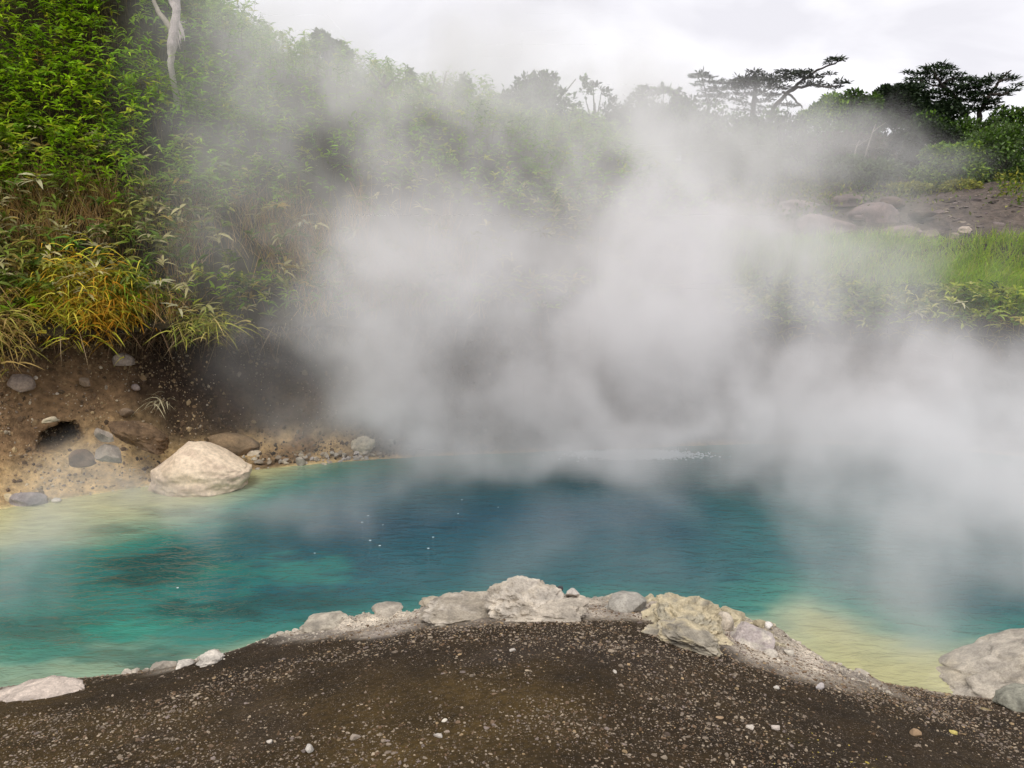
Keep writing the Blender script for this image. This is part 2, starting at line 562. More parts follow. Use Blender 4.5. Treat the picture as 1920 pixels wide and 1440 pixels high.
def sm(a): return np.convolve(np.pad(a, 20, mode='edge'), ker, 'valid')
tx, ty = sm(tx), sm(ty)
tl = np.hypot(tx, ty); NXv, NYv = -ty / tl, tx / tl
ctrl_x = np.array([c_[0] for c_ in COL_AT])
ctrl = np.array([COLS_CTRL[c_[1]] for c_ in COL_AT])                               # k x 14 x 2
CT = np.stack([[np.interp(xs, ctrl_x, ctrl[:, r, k]) for k in (0, 1)] for r in range(14)])   # 14 x 2 x cols
row_n = [3, 5, 14, 14, 14, 8, 8, 10, 14, 14, 8, 8, 6]
rows = np.concatenate([r + np.arange(n) / n for r, n in enumerate(row_n)] + [[13.0]])
R0 = np.minimum(rows.astype(int), 12); RF = rows - R0
Dg = CT[R0, 0, :] * (1 - RF)[:, None] + CT[R0 + 1, 0, :] * RF[:, None]
Zg = CT[R0, 1, :] * (1 - RF)[:, None] + CT[R0 + 1, 1, :] * RF[:, None]
BXg = CX[None] + NXv[None] * Dg
BYg = CY[None] + NYv[None] * Dg
PB = np.stack([BXg, BYg, Zg], -1)
amp = np.interp(rows, [0, 2, 3, 7, 8, 10, 11, 13], [.05, .03, .10, .14, .25, .35, .6, 2.0])[:, None, None]
disp = np.stack([fbm(PB, .8, 4, 51), fbm(PB, .8, 4, 52), fbm(PB, .8, 4, 53)], -1) * amp
crumb = np.interp(rows, [0, 1.9, 2.3, 7, 7.6], [0, 0, .035, .035, 0])[:, None, None] * np.stack([fbm(PB, 13, 3, 64), fbm(PB, 13, 3, 65), fbm(PB, 13, 3, 66)], -1)
fine = crumb + np.stack([fbm(PB, 4, 4, 61), fbm(PB, 4, 4, 62), fbm(PB, 4, 4, 63)], -1) * np.interp(rows, [0, 1.8, 2.4, 7, 8], [.0, .0, .06, .07, .03])[:, None, None]
disp[..., 2] *= np.interp(rows, [1.5, 2.5], [.2, 1])[:, None]
PB = PB + disp + fine
# hollow dug into the soil beside the upright stones
outv = np.stack([NXv, NYv, np.zeros_like(NXv)], -1)[None]
_u, _v = project(PB); _k = np.argmin((_u[:48] - 118) ** 2 + (_v[:48] - 822) ** 2 + (PB[:48, :, 1] < 8) * 1e9)
hole_c = PB[:48].reshape(-1, 3)[_k]
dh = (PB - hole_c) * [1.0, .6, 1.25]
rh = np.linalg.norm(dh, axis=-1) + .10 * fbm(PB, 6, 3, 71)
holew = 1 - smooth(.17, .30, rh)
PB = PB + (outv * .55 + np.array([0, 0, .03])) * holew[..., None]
# soil colours (dry tan, wet earth darkened with painted shade, leaf litter, lilac clay)
U, V = project(PB)
tan_, brown, damp_shade, litter, clay, dkclay = (np.array(c_) for c_ in ((.48, .35, .18), (.185, .12, .066), (.03, .021, .017), (.035, .03, .014), (.24, .185, .18), (.07, .05, .042)))
xcol = np.repeat(xs[None], len(rows), 0)
lit = fbm(PB, 1.1, 4, 81)
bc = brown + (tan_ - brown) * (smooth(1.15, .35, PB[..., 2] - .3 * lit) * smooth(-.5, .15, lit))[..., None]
bc = bc + (damp_shade - bc) * (smooth(-5.6, -4.7, xcol) * smooth(.15, .5, PB[..., 2]) * .9)[..., None]  # overhung hollow: wet soil, with its shade also painted into the colour
bc = bc + (damp_shade * 1.4 - bc) * (smooth(1.55, 2.0, PB[..., 2] + .3 * lit) * .8)[..., None]
bc = bc + (damp_shade * .7 - bc) * (holew * .8)[..., None]  # shade inside the dug hole, painted into the soil colour
rr_ = np.repeat(rows[:, None], len(xs), 1)
bc = bc + (np.array([.085, .07, .062]) - bc) * (smooth(-3.4, -1.8, xcol) * smooth(1.9, 2.3, rr_) * .9)[..., None]
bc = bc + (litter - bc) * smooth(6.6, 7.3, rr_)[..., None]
bc = bc + (np.array([.105, .085, .072]) - bc) * (smooth(4.2, 5.2, xcol) * smooth(8.6, 9.1, rr_) * (1 - smooth(10.6, 11.2, rr_)))[..., None]
bc = bc + (clay - bc) * (smooth(3.0, 3.8, xcol) * (1 - smooth(5.5, 6.4, xcol)) * smooth(8.5, 9.0, rr_) * (1 - smooth(9.9, 10.4, rr_)) * smooth(-.35, .1, lit))[..., None]
bc = bc + (np.array([.58, .54, .27]) - bc) * ((1 - smooth(1.75, 2.05, rr_)) * (1 - smooth(-3.2, -1.6, xcol)))[..., None]
bc = bc + (np.array([.07, .075, .06]) - bc) * ((1 - smooth(1.75, 2.05, rr_)) * smooth(-3.2, -1.6, xcol))[..., None]
nr, nc = len(rows), len(xs)
ib = np.arange(nr * nc).reshape(nr, nc)
qb = np.stack([ib[:-1, :-1], ib[:-1, 1:], ib[1:, 1:], ib[1:, :-1]], -1).reshape(-1, 4)
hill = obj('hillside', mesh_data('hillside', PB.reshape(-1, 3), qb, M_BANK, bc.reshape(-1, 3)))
tag(hill, kind='structure')
# face centres, normals and areas for planting
_q = PB.reshape(-1, 3)[qb]
FC = _q.mean(1)
_n = np.cross(_q[:, 2] - _q[:, 0], _q[:, 3] - _q[:, 1])
FA = np.linalg.norm(_n, axis=1) * .5
FN = unit(_n)
FR = np.repeat(rows[:-1], nc - 1)
FX = np.tile(xs[:-1], nr - 1)
FU, FV = project(FC)

def plant_spots(n, mask, weight=None):
    w = FA * mask * (1 if weight is None else weight)
    k = rng.choice(len(w), size=n, p=w / w.sum())
    t = rng.random((n, 2))
    q = _q[k]
    p = (q[:, 0] * ((1 - t[:, :1]) * (1 - t[:, 1:])) + q[:, 1] * (t[:, :1] * (1 - t[:, 1:])) + q[:, 2] * (t[:, :1] * t[:, 1:]) + q[:, 3] * ((1 - t[:, :1]) * t[:, 1:]))
    return p, FN[k]

def hill_point(u, v, near=None):
    """where the sight line through photo pixel (u, v) meets the planted ground"""
    e = (FU - u) ** 2 + (FV - v) ** 2
    e = e + np.where(FC[:, 1] < 6, 1e9, 0)
    k = np.argsort(e)[:14]
    k = k[np.argmin(FC[k, 1])]
    return FC[k], FN[k]

# distant plain that carries the land to the horizon
gm = MB()
ring_r = np.array([0, 20, 60, 130, 300, 700, 1400.0]); ang = np.linspace(0, 2 * math.pi, 49)[:-1]
vv = np.array([[r * math.cos(a), r * math.sin(a), -3.2 if r < 100 else (-1.0 if r < 500 else 2.0)] for r in ring_r for a in ang])
ff = [(i * 48 + k, i * 48 + (k + 1) % 48, (i + 1) * 48 + (k + 1) % 48, (i + 1) * 48 + k) for i in range(6) for k in range(48)]
gm.add(vv, None, ff, (.05, .06, .025))
tag(gm.build('ground', M_BED), kind='structure')

# ------------------------------------------------------------------ water
wx = axis((-20, -7, .3), (-7, 9, .06), (9, 20.01, .3)); wy = axis((2.5, 5.4, .2), (5.4, 14.2, .05), (14.2, 16, .2))
WX, WY = np.meshgrid(wx, wy)
sM = -mound_s(WX, WY)
sB = dist_to(BANK, WX, WY)
PW = np.stack([WX, WY, 0 * WX], -1)
w1, w2, w3 = fbm(PW, .45, 4, 91), fbm(PW * [1, 1.6, 1], 1.1, 4, 92), fbm(PW * [1, 2.2, 1], 2.6, 3, 93)
w4 = fbm(PW * [1, 1.8, 1], 5.5, 4, 94)
def shelf(s, pts):
    return np.interp(s, [p_[0] for p_ in pts], [p_[1] for p_ in pts])
leftw = 1 - smooth(-4.4, -1.8, WX)
dB = shelf(sB + .35 * w2, [(0, .0), (.7, .10), (1.4, .25), (2.2, .6), (3.2, 1.1), (5, 2.2)]) * leftw + shelf(sB, [(0, .7), (.5, .9), (1.5, 1.6), (3, 2.4)]) * (1 - leftw)
rw = smooth(1.7, 3.0, WX + .35 * w2 + .15 * w3)
lw = 1 - smooth(-3.6, -1.8, WX)
dM = shelf(sM, [(0, .35), (.3, .9), (1.0, 1.6), (2.5, 2.3)])
dM = dM * (1 - rw) + rw * shelf(sM + .12 * w3, [(0, .0), (.35, .05), (.65, .18), (1.0, .6), (1.7, 1.3)])
dM = dM * (1 - lw) + lw * shelf(sM + .2 * w2, [(0, .42), (.5, .55), (1.0, .7), (2.0, .95), (3.2, 1.2)])
depth = np.minimum(dB, dM)
# dark ledges and pale patches seen on the bed
def patch(u, v, ru, rv, a):
    p_ = on_z(u, v)
    pu, pv = on_z(u + ru, v), on_z(u, v - rv)
    d_ = np.sqrt(((WX - p_[0]) / abs(pu[0] - p_[0])) ** 2 + ((WY - p_[1]) / abs(pv[1] - p_[1])) ** 2) + .8 * w3 + .6 * w2 + .6 * w4
    return a * (1 - smooth(.35, 1.3, d_))
darkp = np.zeros_like(WX); palep = np.zeros_like(WX)
for a_ in ((300, 1070, 100, 40, 1), (380, 1150, 170, 24, 1.0), (560, 1130, 130, 20, .8), (130, 1190, 140, 30, .7), (200, 1222, 130, 18, .7), (330, 960, 110, 10, .6), (200, 995, 70, 10, .5), (480, 965, 100, 12, .7), (300, 1240, 60, 12, .8)):
    darkp = np.maximum(darkp, patch(*a_))
for a_ in ((250, 1180, 90, 30, 1), (500, 1070, 130, 30, .55), (60, 1225, 90, 20, .6)):
    palep = np.maximum(palep, patch(*a_))
depth = depth + .18 * w1 * smooth(.2, 1.0, depth)
wme_i = np.arange(len(wx) * len(wy)).reshape(len(wy), len(wx))
wq = np.stack([wme_i[:-1, :-1], wme_i[:-1, 1:], wme_i[1:, 1:], wme_i[1:, :-1]], -1).reshape(-1, 4)
wcol = np.stack([np.clip(depth / 2.6, 0, 1), darkp * .8, palep * .85], -1)

m, nt, out = new_mat('turquoise_mineral_water')
L = nt.links
sep = N(nt, 'ShaderNodeSeparateColor'); L.new(tint(nt), sep.inputs[0])
wr = ramp(nt, sep.outputs[0], [(0.0, (.62, .60, .31)), (.05, (.52, .53, .29)), (.13, (.24, .32, .21)), (.26, (.035, .175, .14)), (.48, (.010, .09, .10)), (.9, (.004, .055, .085))])
pos = position(nt)
mp = N(nt, 'ShaderNodeMapping'); mp.inputs['Scale'].default_value = (1, 2.0, 1); L.new(pos, mp.inputs['Vector'])
nz = noise(nt, 2.2, 5, .6, mp.outputs[0], .8)
cdark = mixc(nt, sep.outputs[1], wr.outputs[0], (.012, .062, .056))
cpale = mixc(nt, sep.outputs[2], cdark, (.028, .21, .155))
wc = mixc(nt, 1.0, cpale, ramp(nt, nz.outputs[0], [(.3, (.84, .85, .88)), (.7, (1.14, 1.12, 1.1))]).outputs[0], 'MULTIPLY')
pb = N(nt, 'ShaderNodeBsdfPrincipled', Roughness=.09, IOR=1.33)
L.new(wc, pb.inputs['Base Color'])
mp2 = N(nt, 'ShaderNodeMapping'); mp2.inputs['Scale'].default_value = (1.0, 2.3, 1); mp2.inputs['Rotation'].default_value = (0, 0, .15); L.new(pos, mp2.inputs['Vector'])
r1 = noise(nt, 3.4, 3, .55, mp2.outputs[0], .6); r2 = noise(nt, 11, 3, .55, mp2.outputs[0], .4)
nb = bump(nt, r1.outputs[0], .55, .09); nb = bump(nt, r2.outputs[0], .45, .022, nb)
L.new(nb, pb.inputs['Normal'])
tr = N(nt, 'ShaderNodeBsdfTransparent')
mx = N(nt, 'ShaderNodeMixShader')
opac = N(nt, 'ShaderNodeMapRange'); opac.inputs['From Min'].default_value = 0.0; opac.inputs['From Max'].default_value = .16
opac.inputs['To Min'].default_value = .6; opac.inputs['To Max'].default_value = 1.0
L.new(sep.outputs[0], opac.inputs['Value']); L.new(opac.outputs[0], mx.inputs[0])
L.new(tr.outputs[0], mx.inputs[1]); L.new(pb.outputs[0], mx.inputs[2]); L.new(mx.outputs[0], out.inputs['Surface'])
M_WATER = m
water = obj('water', mesh_data('water', PW.reshape(-1, 3), wq, M_WATER, wcol.reshape(-1, 3)))
tag(water, kind='structure')

# ------------------------------------------------------------------ steam
#        u     v     Y    ru   rv   rY   density
PUFFS = [
    (900, 640, 12.0, 430, 270, 2.2, .46),
    (720, 560, 12.2, 210, 240, 2.0, .40),
    (1200, 620, 12.2, 340, 270, 2.2, .46),
    (1080, 440, 13.5, 340, 220, 2.4, .33),
    (1300, 450, 13.6, 280, 210, 2.2, .27),
    (850, 390, 13.8, 260, 180, 2.2, .20),
    (620, 330, 13.8, 260, 270, 2.2, .17),
    (700, 160, 15.5, 390, 150, 2.4, .31),
    (1060, 180, 16.5, 310, 150, 2.6, .34),
    (1320, 280, 16.5, 280, 85, 2.4, .27),
    (490, 120, 15.2, 200, 200, 2.0, .26),
    (440, 360, 12.8, 190, 280, 1.8, .16),
    (600, 690, 11.8, 90, 160, 1.1, .18),
    (1500, 420, 14.5, 280, 180, 2.2, .26),
    (1580, 290, 20.0, 260, 60, 2.4, .16),
    (1600, 560, 12.5, 290, 180, 2.0, .31),
    (1560, 740, 12.0, 350, 150, 2.0, .55),
    (1800, 740, 11.2, 300, 150, 1.8, .60),
    (1780, 880, 9.7, 300, 170, 1.6, .75),
    (2110, 800, 10.8, 280, 190, 1.6, .50),
    (2060, 660, 12.0, 240, 90, 1.6, .22),
    (1920, 1010, 8.0, 250, 170, 1.3, .85),
    (1640, 1085, 7.1, 220, 120, .9, .42),
    (1800, 1130, 6.9, 190, 80, .6, .50),
    (1620, 1180, 6.5, 200, 60, .5, .30),
    (660, 800, 11.7, 170, 80, 1.0, .32),
    (930, 800, 11.6, 430, 100, 1.4, .72),
    (1350, 805, 11.4, 380, 100, 1.4, .72),
    (1130, 880, 10.2, 440, 55, .9, .25),
    (1220, 930, 9.0, 130, 120, .8, .28),
    (640, 920, 9.4, 270, 70, .8, .36),
    (120, 1060, 7.2, 210, 120, .9, .50),
    (420, 1000, 8.0, 240, 70, .8, .40),
    (1050, 1020, 7.6, 400, 80, .8, .15),
]
BOX_MIN, BOX_MAX, VOX = np.array([-9.0, 5.5, -.05]), np.array([13.0, 24.0, 11.5]), .095

def build_steam():
    me = bpy.data.meshes.new('steam')
    me.from_pydata([(0, 0, 0)], [], [])
    o = bpy.data.objects.new('steam', me)
    COL.objects.link(o)
    # vapour
    mat, nt, out = new_mat('water_vapour')
    pv = N(nt, 'ShaderNodeVolumePrincipled')
    pv.inputs['Color'].default_value = (.984, .974, .977, 1)
    pv.inputs['Density'].default_value = 1.0
    pv.inputs['Anisotropy'].default_value = .15
    nt.links.new(pv.outputs[0], out.inputs['Volume'])
    mat.cycles.volume_step_rate = 1.0 if hasattr(mat.cycles, 'volume_step_rate') else 1.0
    me.materials.append(mat)
    ng = bpy.data.node_groups.new('steam_density', 'GeometryNodeTree')
    ng.interface.new_socket('Geometry', in_out='INPUT', socket_type='NodeSocketGeometry')
    ng.interface.new_socket('Geometry', in_out='OUTPUT', socket_type='NodeSocketGeometry')
    nd, lk = ng.nodes, ng.links
    go = nd.new('NodeGroupOutput')
    posn = nd.new('GeometryNodeInputPosition').outputs[0]
    def vm(op, a, b=None):
        n = nd.new('ShaderNodeVectorMath'); n.operation = op
        for i, x in enumerate((a, b)):
            if x is None: continue
            if isinstance(x, (tuple, list, np.ndarray)): n.inputs[i].default_value = [float(c_) for c_ in x]
            elif isinstance(x, (int, float)): n.inputs['Scale'].default_value = x
            else: lk.new(x, n.inputs[i])
        return n.outputs['Value'] if op in ('LENGTH', 'DOT_PRODUCT') else n.outputs[0]
    def mm(op, a, b=None):
        n = nd.new('ShaderNodeMath'); n.operation = op
        for i, x in enumerate((a, b)):
            if x is None: continue
            if isinstance(x, (int, float)): n.inputs[i].default_value = float(x)
            else: lk.new(x, n.inputs[i])
        return n.outputs[0]
    def gn_noise(vec, scale, detail, rough, dist=0.0):
        n = nd.new('ShaderNodeTexNoise')
        n.inputs['Scale'].default_value = scale; n.inputs['Detail'].default_value = detail
        n.inputs['Roughness'].default_value = rough; n.inputs['Distortion'].default_value = dist
        lk.new(vec, n.inputs['Vector'])
        return n.outputs
    def mr(x, a, b, c_, d_, kind='SMOOTHSTEP'):
        n = nd.new('ShaderNodeMapRange'); n.interpolation_type = kind
        lk.new(x, n.inputs['Value'])
        for k_, val in (('From Min', a), ('From Max', b), ('To Min', c_), ('To Max', d_)): n.inputs[k_].default_value = val
        return n.outputs[0]
    wv = gn_noise(posn, .42, 4, .55)['Color']
    off = vm('SUBTRACT', wv, (.5, .5, .5))
    off = vm('MULTIPLY', off, (3.4, 3.4, 3.4))
    wp = vm('ADD', posn, off)
    total = None
    for (u, v, Y, ru, rv, ry, a) in PUFFS:
        cpos = at(u, v, Y); k = px(Y)
        rad = np.array([ru * k, ry, rv * k]) * 1.25
        d = vm('LENGTH', vm('MULTIPLY', vm('SUBTRACT', wp, cpos), 1.0 / rad))
        val = mr(d, 1.0, .15, 0.0, a)
        total = val if total is None else mm('ADD', total, val)
    # billows: stretched upwards along the drift
    q = vm('MULTIPLY', wp, (1.0, 1.0, .72))
    n1 = gn_noise(q, .62, 5, .56, .35)['Fac']
    n2 = gn_noise(vm('MULTIPLY', wp, (1.0, 1.0, .8)), 1.7, 4, .6, .5)['Fac']
    b1 = mm('MULTIPLY', mr(n1, .34, .67, .17, 1.75), mr(n2, .32, .70, .55, 1.5))
    dens = mm('MULTIPLY', total, b1)
    # keep it above the water
    sx = nd.new('ShaderNodeSeparateXYZ'); lk.new(posn, sx.inputs[0])
    dens = mm('MULTIPLY', dens, mr(sx.outputs[2], .0, .15, 0.0, 1.0))
    dens = mm('MULTIPLY', dens, 1.0)
    vc = nd.new('GeometryNodeVolumeCube')
    lk.new(dens, vc.inputs['Density'])
    vc.inputs['Min'].default_value = BOX_MIN; vc.inputs['Max'].default_value = BOX_MAX
    for nme, val in zip(('Resolution X', 'Resolution Y', 'Resolution Z'), (BOX_MAX - BOX_MIN) / VOX):
        vc.inputs[nme].default_value = int(val)
    sm_ = nd.new('GeometryNodeSetMaterial'); sm_.inputs['Material'].default_value = mat
    lk.new(vc.outputs[0], sm_.inputs[0])
    lk.new(sm_.outputs[0], go.inputs[0])
    md = o.modifiers.new('steam_density', 'NODES'); md.node_group = ng
    tag(o, kind='stuff')
    return o
steam = build_steam()

# ------------------------------------------------------------------ dwarf bamboo, grass and straw
def pick(cols, n, p=None, var=.18):
    cols = np.asarray(cols, float)
    k = rng.choice(len(cols), size=n, p=p)
    return cols[k] * (1 + var * rng.normal(size=(n, 1))).clip(.5, 1.6)

def bamboo(mb, p, nrm, h, nl, Lr, Wr, cols, prob=None, stem=True, droop=(.15, .6)):
    n = len(p)
    up = unit(np.array([0, 0, .9]) + nrm * .35 + rng.normal(size=(n, 3)) * .16)
    h = rng.uniform(*h, size=n)[:, None]
    tip = p + up * h
    pc = pick(cols, n, prob)
    if stem:
        side = unit(np.cross(up, rng.normal(size=(n, 3)))) * .004
        v = np.stack([p - side, p + side, tip + side * .6, tip - side * .6], 1).reshape(-1, 3)
        q = (np.array([[0, 1, 2, 3]])[None] + (np.arange(n) * 4)[:, None, None]).reshape(-1, 4)
        mb.add(v, None, q, np.repeat(np.tile([.17, .13, .05], (n, 1)), 4, 0))
    k = np.repeat(np.arange(n), nl)
    N_ = len(k)
    az = rng.uniform(0, 2 * math.pi, N_)
    el = rng.uniform(-.25, .75, N_)
    d = np.stack([np.cos(az) * np.cos(el), np.sin(az) * np.cos(el), np.sin(el)], 1) + nrm[k] * .35
    pos = tip[k] - up[k] * (rng.random((N_, 1)) ** 1.5 * .28 * h[k])
    mb.leaves(pos, d, up[k] + rng.normal(size=(N_, 3)) * .25, rng.uniform(*Lr, N_), rng.uniform(*Wr, N_), rng.uniform(*droop, N_),
              pc[k] * (1 + .16 * rng.normal(size=(N_, 1))).clip(.6, 1.5))

GREENS = [(.18, .34, .006), (.24, .41, .008), (.125, .25, .006), (.31, .46, .012), (.42, .46, .03)]
GP = [.26, .30, .10, .25, .09]
PALE = [(.16, .22, .03), (.30, .30, .07), (.50, .46, .24), (.10, .17, .02), (.34, .25, .06)]
PP = [.3, .25, .15, .2, .1]
inview = (FU > -260) & (FU < 2180) & (FC[:, 1] > 7)
clump = fbm(FC, .9, 3, 101)

# hill thicket: bright and green above, sparser behind the steam
mb = MB()
mask = inview & (FR >= 8.35) & (FR < 11.4) & (FX < 4.2)
_kb = np.argmin((FU - 400) ** 2 + (FV - 45) ** 2 + 1e9 * (FC[:, 1] < 10))
bare = np.exp(-(np.linalg.norm((FC - FC[_kb]) * [1, .7, 1], axis=1) / 1.1) ** 2)
near = np.where(FX < -3.2, 1.0, .45) * (1 - .93 * bare) * (1 - .9 * np.exp(-(np.linalg.norm(FC - (FC[np.argmin((FU - 322) ** 2 + (FV - 100) ** 2 + 1e9 * (FC[:, 1] < 10))] + [0, -.2, 0]), axis=1) / .55) ** 2))
p, nm = plant_spots(14500, mask, near * (.35 + smooth(-.35, .2, clump)))
bamboo(mb, p, nm, (.3, .95), 8, (.11, .225), (.028, .048), GREENS, GP)
thicket = mb.build('dwarf_bamboo_thicket', M_LEAF)
tag(thicket, kind='stuff')
mb = MB()
mask = inview & (FR >= 7.15) & (FR < 8.75) & (FX < 3.5)
p, nm = plant_spots(760, mask, (.2 + smooth(-.1, .4, clump)) * np.where(FX < -3, 1, .5))
bamboo(mb, p, nm, (.3, .75), 7, (.18, .30), (.036, .055), PALE, PP)
p, nm = plant_spots(420, inview & (FR >= 7.05) & (FR < 7.7) & (FX < 3.5))
bamboo(mb, p, nm, (.12, .4), 6, (.14, .26), (.03, .045), GREENS + PALE)
tag(mb.build('yellowing_bamboo_fringe', M_LEAF), kind='stuff')
# straw between the bamboo and the lip of the bank
mb = MB()
straw_c = fbm(FC * [1, 1, .4], 1.5, 3, 111)
p, nm = plant_spots(6500, inview & (FR >= 7.1) & (FR < 8.55) & (FX < 0), smooth(-.15, .3, straw_c) + .03)
d = np.array([0, 0, 1.0]) + nm * .25 + rng.normal(size=p.shape) * .3
mb.blades(p, d, rng.uniform(.35, .95, len(p)), rng.uniform(.007, .014, len(p)), rng.uniform(.05, .45, len(p)),
          pick([(.52, .34, .15), (.44, .26, .10), (.58, .44, .24), (.33, .19, .07), (.36, .34, .07)], len(p)))
p, nm = plant_spots(900, inview & (FR >= 8.5), bare)
mb.blades(p, nm * .5 + [0, 0, .4] + rng.normal(size=p.shape) * .4, rng.uniform(.15, .4, len(p)), .014, rng.uniform(.2, .8, len(p)), pick([(.34, .24, .13), (.26, .18, .09), (.30, .28, .08)], len(p)))
tag(mb.build('dry_straw', M_DRY), kind='stuff')
# dead stalks and roots hanging from the lip
mb = MB()
p, nm = plant_spots(1500, inview & (FR >= 6.1) & (FR < 7.4) & (FX < 2))
d = np.array([0, -.35, -.55]) + rng.normal(size=p.shape) * .55
mb.blades(p, d, rng.uniform(.15, .5, len(p)), rng.uniform(.006, .012, len(p)), rng.uniform(.1, .7, len(p)),
          pick([(.26, .17, .10), (.16, .10, .06), (.40, .30, .18), (.10, .07, .04)], len(p)))
tag(mb.build('hanging_dead_stalks', M_DRY), kind='stuff')

# grass on the right-hand shelf
mb = MB()
p, nm = plant_spots(26000, inview & (FR >= 7.4) & (FR < 8.75) & (FX > 4.0), .25 + smooth(-.4, .3, clump))
d = np.array([.05, -.1, 1.0]) + rng.normal(size=p.shape) * .28
mb.blades(p, d, rng.uniform(.22, .55, len(p)) * (1 + .45 * fbm(p, 1.6, 3, 161)), rng.uniform(.010, .018, len(p)), rng.uniform(.1, .7, len(p)),
          pick([(.26, .42, .012), (.33, .48, .016), (.18, .32, .012), (.42, .47, .04), (.46, .40, .14)], len(p), [.3, .3, .2, .14, .06]) * (1 + .4 * fbm(p, .8, 3, 162))[:, None])
tag(mb.build('grass', M_GRASS), kind='stuff')
mb = MB()
p, nm = plant_spots(900, inview & (FR >= 7.0) & (FR < 7.5) & (FX > 3.6), .3 + smooth(-.2, .3, clump))
bamboo(mb, p, nm, (.15, .5), 8, (.14, .24), (.028, .045), [(.14, .24, .02), (.36, .42, .04), (.48, .48, .14), (.06, .12, .018)], [.35, .35, .15, .15])
p, nm = plant_spots(1600, inview & (FR >= 6.6) & (FR < 7.7) & (FX > 3.6))
d = np.array([0, -.5, .4]) + rng.normal(size=p.shape) * .5
mb.blades(p, d, rng.uniform(.15, .45, len(p)), rng.uniform(.008, .016, len(p)), rng.uniform(.3, .9, len(p)),
          pick([(.30, .25, .05), (.22, .22, .04), (.36, .24, .07)], len(p)))
tag(mb.build('bamboo_fringe_on_shelf', M_LEAF), kind='stuff')
# low creeping green at the back of the shelf
mb = MB()
p, nm = plant_spots(26000, inview & (FR >= 9.3) & (FR < 11.6) & (FX > 3.0), smooth(-.12, .2, fbm(FC, .8, 4, 121)) + .06 + .6 * smooth(10.0, 10.5, FR))
d = rng.normal(size=p.shape) + [0, -.4, .9]
mb.tris(p + [0, 0, .05] + rng.random((len(p), 1)) * [[0, 0, .25]], d, rng.normal(size=p.shape) + [0, 0, 1.5], rng.uniform(.07, .16, len(p)), rng.uniform(.03, .07, len(p)),
        pick([(.17, .20, .025), (.10, .15, .02), (.26, .26, .035), (.07, .12, .02)], len(p)))
tag(mb.build('creeping_undergrowth', M_FOLIAGE), kind='stuff')

# ------------------------------------------------------------------ single plants one can point at
leaf_meshes = []
for k in range(4):
    b_ = MB()
    b_.leaves(np.zeros((1, 3)), np.array([[1.0, 0, 0]]), np.array([[0, 0, 1.0]]), 1.0, .19 + .02 * k, .25 + .12 * k, np.ones((1, 3)))
    leaf_meshes.append(b_.data('leaf', None))
M_LEAF_ONE = leaf_material('single_bamboo_leaf', use_object=True)
for me_ in leaf_meshes: me_.materials.append(M_LEAF_ONE)

def bamboo_plant(u, v, label, col, h=.6, n=8, size=.27, group=None, cat='bamboo plant'):
    p, nm = hill_point(u, v + h * F / 12.5 * .85)
    root = empty('bamboo_plant', p - nm * .04)
    up = unit(np.array([0, -.12, 1.0]) + nm * .3 + rng.normal(size=3) * .1)
    st = MB(); st.tube([[0, 0, 0], up * h * .5 + rng.normal(size=3) * .02, up * h], [.006, .005, .003], 5, (.3, .24, .09))
    st.build('stem', M_DRY, root)
    for i in range(n):
        az = 2 * math.pi * (i + rng.uniform(-.3, .3)) / n
        el = rng.uniform(-.2, .55)
        x = unit(np.array([math.cos(az) * math.cos(el), math.sin(az) * math.cos(el) - .25, math.sin(el)]))
        y = unit(np.cross(up + rng.normal(size=3) * .2, x)); z = np.cross(x, y)
        s = size * rng.uniform(.75, 1.15)
        o = obj('leaf', leaf_meshes[i % 4], root)
        base = up * h * (1 - .3 * rng.random() ** 2)
        M = Matrix(((x[0], y[0], z[0], 0), (x[1], y[1], z[1], 0), (x[2], y[2], z[2], 0), (0, 0, 0, 1)))
        o.matrix_local = Matrix.Translation(Vector(base.tolist())) @ M @ Matrix.Scale(s, 4)
        c = np.asarray(col) * rng.uniform(.8, 1.2)
        o.color = (*c.tolist(), 1)
    tag(root, label, cat, group)
    return root

PALE_C, YEL_C, GRN_C, LIME = (.55, .52, .32), (.42, .36, .08), (.09, .21, .018), (.30, .38, .05)
bamboo_plant(100, 320, 'pale bamboo plant with fanned leaves at the left end of the straw band', PALE_C)
bamboo_plant(160, 412, 'small whitish bamboo plant with broad leaves low among tan straw', PALE_C, .4, 5)
bamboo_plant(35, 445, 'green and cream bamboo plant at the left edge above the orange grass clump', (.26, .30, .09), .6, 9)
bamboo_plant(165, 440, 'bright green bamboo plant alone amid tan straw', GRN_C, .6, 9, .25)
bamboo_plant(180, 470, 'cream leaved bamboo plant just above the orange grass clump', (.5, .45, .2), .4, 7)
bamboo_plant(320, 365, 'pale straw coloured bamboo plant standing over the reddish dry stalks', (.5, .42, .24), .55, 9)
bamboo_plant(295, 445, 'withered pinkish bamboo plant hanging in the dry stalks', (.46, .33, .24), .4, 7)
bamboo_plant(310, 512, 'white leaved bamboo plant right of the orange grass clump in thin steam', PALE_C, .45, 8)
bamboo_plant(268, 505, 'green bamboo plant with pale tips at the right end of the orange grass clump', (.20, .27, .06), .5, 9)
bamboo_plant(345, 570, 'pale bamboo plant drooping over the dark hollow', (.42, .40, .25), .35, 7)
bamboo_plant(400, 565, 'yellowish bamboo plant in the steam above the dark hollow', (.34, .33, .12), .4, 8)
bamboo_plant(65, 95, 'sprig of orange brown bamboo leaves in the deep green thicket', (.50, .24, .03), .5, 5, .2)
bamboo_plant(15, 215, 'yellow brown bamboo plant at the left edge of the green thicket', (.42, .32, .06), .5, 6, .25)
bamboo_plant(425, 290, 'grey green bamboo plant fading into the steam on the hill', (.2, .26, .1), .6, 9)
bamboo_plant(590, 395, 'pale bamboo plant faintly seen through the middle of the steam', (.5, .48, .34), .5, 7)
